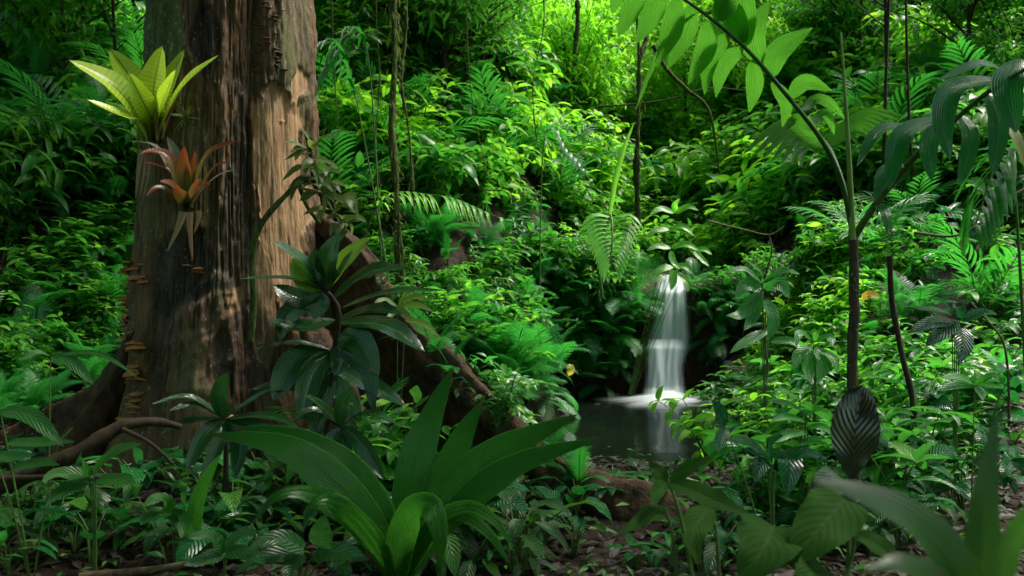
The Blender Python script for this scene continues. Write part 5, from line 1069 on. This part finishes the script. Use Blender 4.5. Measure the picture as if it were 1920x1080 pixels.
YEL = leaf_mat('yellowing_palm_blade', (0.13, 0.19, 0.03), (0.20, 0.20, 0.035), (0.4, 0.4, 0.05), 'parallel', 8, 0, 0.35, 0.35, va=0.2, spots=((0.10, 0.05, 0.02), 9, 0.58))
hero_leaf([(1838, 200, 3.0), (1880, 225, 2.95), (1905, 262, 2.9), (1928, 330, 2.88)], PX(40, 2.9), p_lance, YEL, rib3, z5, 'leaflet', n=(0.3, -0.9, 0.4), nl=14, nw=8, fold=0.25)

# ------------------------------------------------------------------ dark ribbed leaf in front of the palm stem
RIB = leaf_mat('dark_ribbed_leaf', (0.006, 0.017, 0.005), (0.008, 0.021, 0.006), (0.03, 0.07, 0.02), 'pinnate', 11, 0.85, 0.20, 0.10, veinc=(0.02, 0.035, 0.015), va=0.3, bst=1.0, spec=0.9)
d = 2.5; z6 = P(1588, 1050, d); z6[2] = hgt(z6[0], z6[1]); rp = thing('ribbed_leaf_plant', 'plant with one big dark glossy ribbed leaf in front of the palm stem', 'plant', z6)
hero_leaf([(1600, 896, d), (1600, 870, d - 0.02), (1604, 790, d - 0.05), (1616, 722, d - 0.03)], PX(86, d), p_bell2, RIB, rp, z6, n=(-0.1, -0.85, 0.55), nl=40, nw=20, fold=0.12, wave=0.1, wf=1.5)
hero_leaf([(1604, 920, d), (1585, 905, d - 0.1), (1550, 912, d - 0.18), (1515, 930, d - 0.2)], PX(80, d), p_ellip, RIB, rp, z6, n=(0.1, -0.5, 0.85), nl=30, nw=16, fold=0.15)
hero_tube([(1590, 1075, d), (1596, 960, d), (1600, 890, d)], 0.007, 0.005, STEM_B, rp, z6)

# ------------------------------------------------------------------ big soft aroid leaves low on the right
ARO = leaf_mat('aroid_leaf', (0.014, 0.050, 0.007), (0.02, 0.065, 0.008), (0.09, 0.24, 0.03), 'pinnate', 8, 0.9, 0.70, 0.28, veinc=(0.035, 0.08, 0.02), va=0.4, bst=0.25, spec=0.04)
d = 1.9; z7 = P(1500, 1080, d); z7[2] = hgt(z7[0], z7[1]); ar = thing('aroid_plant', 'cluster of big soft dull-green veined leaves above the shallows', 'plant', z7)
for pts, wd, nn in [([(1448, 985, 1.95), (1440, 1010, 1.85), (1420, 1045, 1.8), (1385, 1085, 1.78)], 165, (-0.1, -0.8, 0.6)), ([(1582, 935, 1.95), (1560, 965, 1.9), (1525, 1005, 1.85), (1480, 1056, 1.82)], 140, (-0.2, -0.85, 0.5)), ([(1255, 905, 2.0), (1300, 922, 1.95), (1350, 945, 1.9), (1408, 965, 1.86)], 75, (0, -0.5, 0.85)), ([(1252, 905, 2.0), (1240, 892, 2.0), (1228, 878, 2.02), (1215, 866, 2.02)], 44, (0.1, -0.9, 0.4)), ([(1256, 905, 2.0), (1275, 890, 2.0), (1300, 872, 2.0), (1335, 858, 2.0)], 40, (-0.1, -0.8, 0.6)),
                    ([(1250, 906, 2.0), (1232, 920, 1.95), (1222, 950, 1.9)], 40, (0.3, -0.7, 0.5)), ([(1245, 950, 2.0), (1220, 965, 1.95), (1190, 985, 1.9), (1160, 1000, 1.88)], 50, (0, -0.6, 0.8)), ([(1540, 1060, 1.9), (1520, 1075, 1.8), (1480, 1110, 1.75)], 90, (0, -0.8, 0.6)), ([(1600, 1000, 1.9), (1640, 1020, 1.85), (1690, 1060, 1.8)], 70, (0.1, -0.6, 0.8)), ([(1330, 950, 2.1), (1300, 1000, 2.0), (1310, 1060, 1.95)], 80, (0, -0.8, 0.6))]:
    hero_leaf(pts, PX(wd, 1.9), p_heart if wd > 100 else p_ovate, ARO, ar, z7, n=nn, nl=20, nw=12, fold=0.22, wave=0.12, wf=2)
for a, b in [((1448, 985, 1.95), (1500, 1085, 1.95)), ((1582, 935, 1.95), (1590, 1090, 1.95)), ((1254, 905, 2.0), (1300, 1090, 2.0)), ((1540, 1060, 1.9), (1560, 1130, 1.9)), ((1330, 950, 2.1), (1350, 1100, 2.1)), ((1600, 1000, 1.9), (1580, 1100, 1.9)), ((1245, 950, 2.0), (1270, 1090, 2.0))]:
    m = ((a[0] * 2 + b[0]) / 3 + 6, (a[1] * 2 + b[1]) / 3, (a[2] + b[2]) / 2); hero_tube([b, m, a], 0.005, 0.0035, STEM_G, ar, z7)

# ------------------------------------------------------------------ plant close to the lens, out of focus
NEAR = leaf_mat('near_strap_leaf', (0.016, 0.075, 0.012), (0.024, 0.095, 0.014), (0.12, 0.36, 0.03), 'parallel', 9, 0, 0.32, 0.35, va=0.3, bst=0.4)
z8 = P(1830, 1180, 0.85); z8[2] = hgt(z8[0], z8[1]); nr_ = thing('strap_leaf_plant', 'soft-focus strap-leaved plant rising beside the aroid leaves', 'plant', z8)
for pts, wd, nn in [([(1840, 1300, 0.88), (1800, 1100, 0.85), (1720, 985, 0.82), (1620, 930, 0.8), (1525, 900, 0.79)], 110, (-0.2, -0.7, 0.7)), ([(1850, 1300, 0.9), (1835, 1080, 0.88), (1840, 940, 0.88), (1870, 770, 0.9)], 100, (0.4, -1, 0.1)), ([(1850, 1300, 0.88), (1860, 1120, 0.84), (1900, 1000, 0.8), (1990, 900, 0.76)], 90, (0.2, -0.8, 0.5)), ([(1840, 1300, 0.88), (1790, 1140, 0.82), (1700, 1060, 0.78), (1620, 1070, 0.76)], 80, (-0.2, -0.8, 0.6))]:
    hero_leaf(pts, PX(wd, 0.85), p_strap, NEAR, nr_, z8, n=nn, nl=24, nw=8, fold=0.2)
hero_tube([(1845, 1300, 0.88), (1850, 1700, 0.88), (1850, 2900, 0.88)], 0.012, 0.014, STEM_G, nr_, z8)

# ------------------------------------------------------------------ fronds and shrubs that stand out further back
def on_ground(px_, py_):
    p, ok = ground_hits([px_], [py_]); return p[0]
FAN = leaf_mat('sun_painted_palm_leaflet', (0.10, 0.36, 0.035), (0.15, 0.42, 0.04), (0.34, 0.74, 0.05), 'parallel', 5, 0, 0.30, 0.35, va=0.2, spec=0.35)  # paler than the other palm leaflets; sunlight put into the colour
z9 = P(1150, 560, 8.9); z9[2] = hgt(z9[0], z9[1]); fn = thing('feather_palm', 'small palm with one bright nodding frond beside the waterfall', 'palm', z9)
hero_tube([(1130, 560, 8.9), (1120, 470, 8.8), (1140, 415, 8.6), (1146, 405, 8.45), (1148, 450, 8.3), (1143, 500, 8.25)], 0.016, 0.006, STEM_G, fn, z9, 'rib', 30); fr = LAST[0]
for k in range(13):
    t = k / 12; y = 408 + 84 * t; L = 58 * (1 - 0.72 * t); dp = 8.45 - 0.18 * t
    for s in (-1, 1): hero_leaf([(1147, y, dp), (1147 + s * L * 0.6, y - 4 + 14 * t, dp - 0.05), (1147 + s * L, y + 18 + 22 * t, dp - 0.12)], PX(12, 8.5), p_lance, FAN, fr, z9, 'leaflet', n=(0.35, -0.62, 0.7), nl=6, nw=2, fold=0.3)
hero_leaf([(1140, 420, 8.7), (1152, 340, 8.6), (1172, 270, 8.55), (1190, 228, 8.5)], PX(16, 8.6), p_lance, FAN, fn, z9, 'spear_leaf', n=(0.3, -1, 0), nl=10, nw=4, fold=0.5)
def side_frond(base, tip, sag, L, nlf, wd, mat, label, dist, rootpx):
    r = P(rootpx[0], rootpx[1], dist); r[2] = hgt(r[0], r[1]); t_ = thing('feather_palm', label, 'palm', r)
    p0, p1 = P(*base, dist), P(*tip, dist - 0.25); c = spline([r, P(base[0], base[1], dist), (p0 + p1) / 2 + np.array((0, 0, sag)), p1], 40)
    g = Geo(); g.add(*tube_arrays(c, np.linspace(0.012, 0.004, 41), 6)); fr = part('rib', g.mesh('rib', STEM_G, r), t_); T = tangents(c); i0 = min(30, 1 + int(np.argmin(np.linalg.norm(c - p0, axis=1))))
    for k in range(nlf):
        i = i0 + int((40 - i0) * k / (nlf - 1)); q_ = k / (nlf - 1); ln = L * (0.7 + 0.6 * q_ - 0.95 * q_ ** 2)
        for s in (-1, 1):
            dv = nrm(T[i] * 0.55 + np.array((0.0, -s * 0.8, -0.28 - 0.2 * q_))); cc = spline([c[i], c[i] + dv * ln * 0.55 + np.array((0, 0, 0.02)), c[i] + dv * ln + np.array((0, 0, -0.10 * ln / 0.3))], 6)
            part('leaflet', mesh_off('leaflet', leaf_arrays(cc, wd, p_lance, 2, (0, -0.4, 1), fold=0.3), mat, r), fr)
side_frond((700, 400), (935, 408), 0.16, 0.30, 16, 0.040, FAN, 'palm with a long frond reaching out from behind the trunk over the dark hollow', 7.2, (640, 620))
side_frond((1020, 265), (1105, 335), 0.10, 0.28, 11, 0.05, LM['palm'], 'palm with a bright curved frond on the slope left bare above the hollow', 9.6, (1010, 400))
side_frond((660, 150), (560, 100), 0.2, 0.42, 14, 0.05, LM['palm'], 'palm with a drooping frond touching the bare side of the trunk', 7.6, (760, 470))
side_frond((690, 105), (600, 150), 0.25, 0.40, 14, 0.05, LM['palm'], 'palm with an arching frond between the trunk and the mossy liana', 8.2, (720, 430))
side_frond((1900, 330), (1830, 420), 0.15, 0.40, 14, 0.045, LM['palm'], 'dark palm frond drooping over the earth bank', 4.6, (1935, 800))

# ------------------------------------------------------------------ mossy lianas and hanging roots
def liana(pts, r, label, hairs, seed, mat=MOSSY, name='liana', group=None):
    c = spline([P(*p) for p in pts], 60); base = c[-1].copy(); t_ = thing(name, label, 'vine', base, group)
    g = Geo(); g.add(*tube_arrays(c, r * (1 + 0.5 * vnoise(np.linspace(0, 9, 61), seed, 0)), 8, 0.35, 25, seed)); part('stem', g.mesh('stem', mat, base), t_)
    if hairs:
        rs = np.random.RandomState(seed); g = Geo()
        for k in range(hairs):
            p = c[rs.randint(0, 60)] + rs.normal(0, r * 0.8, 3); a = rs.uniform(0, 6.28); dv = np.array((math.cos(a) * 0.5, math.sin(a) * 0.5, rs.uniform(-1.4, 0.2)))
            A_ = arc_leaf(rs.uniform(1.2, 3.2) * r + 0.012, 0.010, p_lance, 2, 2, 0.1, 0.6); g.add(xform(A_[0], frame(p, dv)), A_[1], A_[2], rs.uniform(0, 1))
        part('moss', g.mesh('moss', MOSSL, base), t_)['kind'] = 'stuff'
MOSSL = leaf_mat('moss', (0.06, 0.10, 0.018), (0.13, 0.18, 0.03), (0.25, 0.36, 0.05), 'none', 1, 0, 0.7, 0.35, va=0, bst=0)
liana([(742, -120, 7.0), (738, 0, 7.0), (740, 120, 7.0), (734, 240, 7.0), (742, 330, 7.0), (745, 420, 7.0), (752, 560, 7.2), (748, 760, 7.3)], 0.032, 'thick mossy liana hanging near the big trunk', 800, 1)
liana([(758, -120, 7.1), (762, 40, 7.1), (752, 150, 7.1), (766, 240, 7.1), (772, 330, 7.1), (775, 400, 7.2)], 0.012, 'thin mossy liana twined beside the thick one', 160, 2)
liana([(1186, -60, 11.5), (1196, 60, 11.5), (1198, 150, 11.5), (1196, 240, 11.5), (1194, 330, 11.6), (1196, 420, 11.8)], 0.035, 'dark moss-laden liana hanging in the bright gully', 260, 3)
liana([(1222, -60, 11.6), (1214, 60, 11.6), (1200, 110, 11.5), (1197, 180, 11.5)], 0.025, 'forked liana joining the moss-laden one', 120, 4)
liana([(1082, -60, 11.2), (1083, 40, 11.2), (1078, 100, 11.2)], 0.026, 'short mossy liana end hanging free in the gully', 120, 5)
def twig(pts, r0, r1, label, mat=TWIG, name='branch', lump=0.15):
    c = [P(*p) for p in pts]; g = Geo(); tube(g, c, r0, r1, 30, 7, lump, 14); single(name, g.mesh(name, mat, c[0]), label, 'branch', c[0])
rs = np.random.RandomState(8)
for k, x in enumerate([622, 705, 880, 1012]):
    d = rs.uniform(7.6, 9.2); x1 = x + rs.uniform(-14, 14); y1 = rs.uniform(260, 430)
    liana([(x, -90, d), (x + rs.uniform(-10, 10), 40, d), (x1 + rs.uniform(-14, 14), 150, d), (x1, y1 * 0.75, d), (x1 + rs.uniform(-20, 20), y1, d)], rs.uniform(0.004, 0.009), 'thin hanging vine on the slope between the trunk and the gully', int(rs.uniform(20, 90)), 20 + k, name='hanging_vine', group='thin vines hanging on the slope')
for k, x in enumerate([1655, 1722]):
    d = rs.uniform(7.0, 8.6); b = on_ground(x, 430 + 20 * k); top = P(x + rs.uniform(-30, 30), -120, b[1])
    g = Geo(); tube(g, [b - (0, 0, 0.1), b * 0.6 + top * 0.4 + rs.normal(0, 0.04, 3), top], rs.uniform(0.018, 0.03), 0.012, 30, 8, 0.2, 10); t_ = thing('sapling', 'slim dark bare sapling stem on the slope behind the glossy drooping leaflets', 'tree', b, 'bare sapling stems behind the palm'); part('trunk', g.mesh('trunk', STEM_B, b), t_)
twig([(1225, 85, 12.0), (1250, 130, 12.0), (1288, 168, 12.0), (1330, 210, 12.1), (1350, 330, 12.2)], 0.035, 0.010, 'leaning mossy branch in the gully behind the hanging leaflets', MOSSY)
twig([(1120, 200, 12), (1190, 195, 12), (1260, 185, 12), (1330, 165, 12), (1400, 170, 12.2)], 0.014, 0.008, 'dark branch crossing level behind the lianas', MOSSY)
twig([(1330, 415, 7.0), (1400, 432, 7.0), (1442, 440, 7.0), (1470, 425, 7.0)], 0.008, 0.005, 'pale bent twig above the broad-leaved shrubs by the waterfall')
twig([(1442, 440, 7.0), (1447, 470, 7.0), (1440, 500, 7.0), (1430, 560, 7.1), (1440, 700, 7.2)], 0.007, 0.008, 'pale upright twig carrying the bent one')
twig([(1715, 436, 5.6), (1790, 442, 5.6), (1850, 410, 5.6), (1900, 365, 5.6), (1990, 330, 5.6)], 0.009, 0.006, 'long thin twig curving over the earth bank')
twig([(1815, 562, 5.0), (1850, 600, 5.0), (1880, 640, 5.0), (1890, 700, 5.0), (1892, 800, 5.0)], 0.006, 0.008, 'thin reddish twig bent over the bank')
twig([(1668, 480, 4.6), (1672, 560, 4.6), (1690, 660, 4.55), (1710, 745, 4.5), (1716, 860, 4.5)], 0.014, 0.016, 'slim dark sapling stem beside the palm', STEM_B)
twig([(-20, 915, 3.3), (80, 880, 3.3), (170, 835, 3.35), (230, 800, 3.4), (290, 790, 3.45), (340, 800, 3.5)], 0.042, 0.016, 'thick dark fallen branch lying by the root flare', STEM_B, lump=0.3)
twig([(230, 805, 3.38), (280, 830, 3.3), (325, 870, 3.25)], 0.010, 0.006, 'thin side twig of the fallen branch', STEM_B)
twig([(-20, 900, 3.2), (90, 895, 3.18), (170, 895, 3.15), (245, 910, 3.1)], 0.014, 0.008, 'dark stick propped under the fallen branch', STEM_B)
twig([(150, 1082, 2.95), (270, 1070, 2.95), (380, 1052, 2.95), (460, 1030, 2.98)], 0.016, 0.008, 'brown stick lying in front on the litter')
twig([(395, 770, 4.05), (430, 785, 4.0), (462, 800, 3.95)], 0.022, 0.02, 'short pale broken stick against the trunk foot', wood_mat('pale_wood', (0.25, 0.12, 0.06), (0.42, 0.23, 0.12), 30, 0.7, 0.4))
# ------------------------------------------------------------------ leafy herbs with leaves one can pick out
def leaf_group(name, label, base, dist, leaves, mat, prof=p_ovate, stem=STEM_G, nn=(0, -0.7, 0.7)):
    r = P(base[0], base[1], dist); r[2] = hgt(r[0], r[1]); t_ = thing(name, label, 'plant', r); g = Geo()
    tops = {}
    for a, m, t, wd, *nh in leaves:
        hero_leaf([(a[0], a[1], dist), (m[0], m[1], dist - 0.06), (t[0], t[1], dist - 0.12)], PX(wd, dist), prof, mat, t_, r, n=nh[0] if nh else nn, nl=12, nw=6, fold=0.2, wave=0.08, wf=2.2)
        tops[a] = 1
    for a in tops: tube(g, [r + (0, 0, -0.03), (r * 0.5 + P(a[0], a[1], dist) * 0.5) + (0, 0, 0.02), P(a[0], a[1], dist)], 0.004, 0.002, 10, 6)
    part('stem', g.mesh('stem', stem, r), t_)
HB = leaf_mat('herb_leaf', (0.014, 0.085, 0.014), (0.030, 0.135, 0.018), (0.12, 0.38, 0.03), 'pinnate', 10, 0.6, 0.40, 0.28, va=0.25, bst=0.5, spec=0.25)
HS = leaf_mat('splashed_herb_leaf', (0.016, 0.09, 0.018), (0.026, 0.12, 0.02), (0.10, 0.34, 0.04), 'pinnate', 9, 0.6, 0.32, 0.25, va=0.2, bst=0.5, spots=((0.16, 0.26, 0.16), 16, 0.60))
HQ = leaf_mat('corrugated_leaf', (0.007, 0.075, 0.030), (0.014, 0.12, 0.034), (0.04, 0.34, 0.05), 'pinnate', 11, 0.6, 0.24, 0.2, veinc=(0.006, 0.05, 0.02), va=0.3, bst=1.0)
HG = leaf_mat('fresh_shrub_leaf', (0.020, 0.17, 0.018), (0.05, 0.26, 0.022), (0.16, 0.62, 0.03), 'pinnate', 8, 0.6, 0.32, 0.36, va=0.25, bst=0.4)
leaf_group('broad_leaf_herb', 'leaning herb with long quilted leaves in front of the root flare', (90, 800), 3.5, [((95, 668), (135, 680), (176, 722), 36), ((95, 668), (70, 662), (38, 676), 28), ((95, 668), (180, 662), (262, 708), 14)], HB)
leaf_group('broad_leaf_herb', 'herb with broad pale leaves behind the thick fallen branch', (60, 930), 3.15, [((0, 770), (60, 782), (120, 838), 46), ((10, 830), (80, 830), (142, 828), 30), ((-10, 850), (20, 858), (70, 852), 34), ((110, 830), (128, 812), (138, 800), 26), ((20, 880), (70, 868), (112, 872), 34)], HB)
leaf_group('broad_leaf_herb', 'herb with grey-green broad leaves under the fallen branch', (180, 960), 3.05, [((170, 890), (215, 848), (268, 832), 40), ((175, 895), (150, 870), (152, 846), 34), ((175, 895), (110, 888), (78, 905), 44), ((180, 900), (240, 905), (232, 950), 40), ((170, 905), (120, 920), (85, 950), 44)], HB)
leaf_group('broad_leaf_herb', 'fresh green herb beside the upright strap leaf', (330, 1000), 3.05, [((320, 960), (300, 935), (268, 950), 44), ((320, 960), (290, 965), (262, 985), 38), ((345, 950), (350, 915), (335, 900), 44), ((258, 930), (262, 915), (250, 905), 30), ((330, 960), (345, 985), (340, 1010), 40)], HB, p_heart)
leaf_group('splashed_leaf_herb', 'herb with pale-splashed leaves at the foot of the pleated plant', (560, 1060), 2.9, [((600, 1025), (605, 1000), (610, 965), 62, (0, -1, 0.3)), ((570, 1030), (520, 1010), (465, 1030), 52), ((590, 1040), (640, 1035), (690, 1050), 56), ((560, 1040), (545, 1065), (540, 1090), 50), ((560, 1035), (500, 1045), (440, 1075), 44), ((620, 1045), (640, 1062), (660, 1085), 44)], HS, p_heart)
leaf_group('splashed_leaf_herb', 'low herb with pale-splashed leaves beside the brown stick', (420, 1050), 2.85, [((420, 1030), (390, 1005), (350, 1010), 40), ((420, 1030), (455, 1000), (480, 1005), 38), ((420, 1035), (385, 1050), (345, 1060), 44), ((425, 1035), (470, 1040), (500, 1060), 40)], HS, p_heart)
leaf_group('round_leaf_herb', 'climbing herb with round pale leaves on the long buttress root', (790, 860), 4.15, [((775, 745), (780, 738), (782, 722), 36, (0, -1, 0.2)), ((760, 770), (750, 772), (738, 775), 26), ((758, 795), (752, 800), (745, 802), 20), ((780, 760), (796, 752), (806, 742), 30)], HB, p_heart)
leaf_group('fresh_leaf_shrub', 'yellow-green whorled seedling on the buttress beside the glossy rosette', (745, 700), 4.5, [((745, 575), (770, 558), (800, 562), 24), ((745, 575), (780, 572), (815, 585), 22), ((745, 575), (720, 562), (700, 572), 20), ((745, 575), (735, 590), (722, 602), 20), ((745, 575), (760, 590), (772, 600), 20), ((745, 575), (755, 556), (770, 540), 18), ((760, 600), (790, 605), (818, 620), 20)], leaf_mat('olive_leaf', (0.09, 0.16, 0.022), (0.13, 0.21, 0.03), (0.25, 0.4, 0.04), 'parallel', 7, 0, 0.32, 0.3, va=0.3))
leaf_group('corrugated_leaf_shrub', 'shrub with a hanging oval corrugated leaf before the earth bank', (1790, 880), 4.2, [((1800, 612), (1806, 640), (1800, 680), 52, (0.05, -1, 0.35)), ((1790, 605), (1750, 605), (1700, 625), 40), ((1795, 600), (1770, 620), (1735, 650), 44), ((1800, 600), (1840, 588), (1870, 590), 40), ((1795, 595), (1800, 575), (1825, 562), 40), ((1790, 590), (1765, 565), (1745, 560), 24), ((1785, 590), (1740, 580), (1712, 578), 26)], HQ)
leaf_group('fresh_leaf_shrub', 'bright whorl-topped shrub in front of the corrugated one', (1820, 900), 3.9, [((1828, 722), (1800, 708), (1762, 708), 26), ((1828, 722), (1795, 722), (1755, 732), 30), ((1828, 722), (1826, 708), (1826, 694), 28, (0, -1, 0.4)), ((1828, 722), (1855, 706), (1880, 706), 28), ((1828, 722), (1850, 722), (1882, 728), 24), ((1828, 722), (1838, 735), (1842, 750), 26)], HG)
leaf_group('corrugated_leaf_shrub', 'tall shrub with wide pale leaves leaning out by the waterfall', (1440, 860), 5.6, [((1430, 540), (1400, 535), (1378, 558), 40, (0, -1, 0.4)), ((1430, 540), (1460, 530), (1480, 560), 38, (0, -1, 0.4)), ((1428, 530), (1395, 505), (1358, 512), 22), ((1430, 530), (1470, 508), (1500, 515), 24), ((1430, 545), (1390, 590), (1362, 592), 40), ((1425, 550), (1408, 600), (1395, 620), 36), ((1435, 560), (1450, 600), (1440, 640), 34), ((1440, 620), (1400, 640), (1368, 662), 30), ((1445, 640), (1480, 640), (1502, 655), 28), ((1430, 530), (1425, 510), (1400, 488), 18)], leaf_mat('pale_shrub_leaf', (0.014, 0.15, 0.022), (0.035, 0.21, 0.028), (0.11, 0.52, 0.04), 'pinnate', 9, 0.6, 0.34, 0.3, va=0.25, bst=0.5))
leaf_group('fresh_leaf_shrub', 'shrub of fresh yellow-green leaves between the waterfall and palm stem', (1530, 900), 4.4, [((1525, 640), (1500, 625), (1492, 650), 26), ((1525, 640), (1555, 632), (1560, 650), 26), ((1520, 650), (1498, 665), (1488, 695), 32), ((1530, 650), (1545, 680), (1535, 715), 40), ((1525, 640), (1530, 622), (1548, 615), 22), ((1528, 655), (1515, 690), (1520, 720), 34), ((1530, 655), (1560, 670), (1570, 700), 26)], HG)
leaf_group('corrugated_leaf_shrub', 'broad-leaved herb with an arching leaf above the shallows', (1450, 1000), 3.2, [((1450, 880), (1430, 868), (1415, 905), 50), ((1452, 880), (1480, 862), (1475, 930), 64), ((1448, 875), (1415, 850), (1395, 842), 34), ((1448, 870), (1440, 835), (1470, 815), 40), ((1440, 880), (1420, 890), (1392, 885), 22), ((1360, 800), (1345, 770), (1335, 755), 46, (0, -1, 0.4)), ((1360, 800), (1350, 830), (1345, 850), 34), ((1450, 880), (1500, 850), (1550, 860), 44), ((1440, 860), (1400, 830), (1360, 825), 40)], HQ)
leaf_group('fresh_leaf_shrub', 'pinnate-leaved shrub beside the dark ribbed leaf', (1500, 900), 3.6, [((1510, 790), (1475, 782), (1445, 790), 22), ((1505, 770), (1470, 755), (1440, 752), 20), ((1500, 750), (1475, 735), (1450, 730), 18), ((1515, 800), (1540, 800), (1560, 815), 24), ((1512, 780), (1535, 770), (1555, 775), 22), ((1515, 810), (1480, 815), (1455, 830), 24)], HG, p_lance)
leaf_group('fresh_leaf_shrub', 'spray of bright leaves overhanging the top of the waterfall', (1165, 560), 9.6, [((1265, 400), (1240, 392), (1218, 402), 20), ((1265, 400), (1290, 388), (1310, 395), 20), ((1255, 430), (1230, 432), (1212, 445), 18), ((1255, 430), (1280, 425), (1300, 440), 20), ((1258, 465), (1232, 462), (1212, 470), 20), ((1258, 465), (1285, 458), (1310, 470), 22), ((1262, 500), (1240, 505), (1222, 520), 22), ((1262, 500), (1285, 500), (1300, 515), 22), ((1262, 505), (1262, 525), (1258, 545), 22), ((1258, 470), (1262, 490), (1275, 505), 18), ((1265, 400), (1266, 385), (1275, 372), 18), ((1250, 520), (1232, 525), (1216, 535), 18), ((1270, 515), (1288, 530), (1290, 548), 18), ((1300, 470), (1320, 468), (1335, 478), 18), ((1300, 470), (1315, 485), (1330, 500), 18)], leaf_mat('bright_spray_leaf', (0.05, 0.24, 0.018), (0.09, 0.32, 0.022), (0.24, 0.70, 0.03), 'pinnate', 7, 0.6, 0.34, 0.4, va=0.2), nn=(0, -0.8, 0.6))  # lighter yellow-green than the other shrub leaves
# single leaves with their own colour
YL = leaf_mat('yellow_leaf', (0.55, 0.36, 0.03), (0.6, 0.42, 0.04), (0.7, 0.5, 0.05), 'pinnate', 6, 0.6, 0.4, 0.3, va=0.2)
for a, m, t, dd, wd, lb in [((1068, 682), (1070, 692), (1066, 705), 8.0, 22, 'fallen yellow leaf caught in the ferns by the pool'), ((1615, 560), (1630, 552), (1650, 556), 4.4, 22, 'yellow leaf beside the palm stem')]:
    c = spline([P(*a, dd), P(*m, dd - 0.03), P(*t, dd)], 6); g = Geo(); g.add(*leaf_arrays(c, PX(wd, dd), p_ovate, 4, (0.2, -1, 0.3), fold=0.3)); single('yellow_leaf', g.mesh('yellow_leaf', YL, c[0]), lb, 'leaf', c[0])
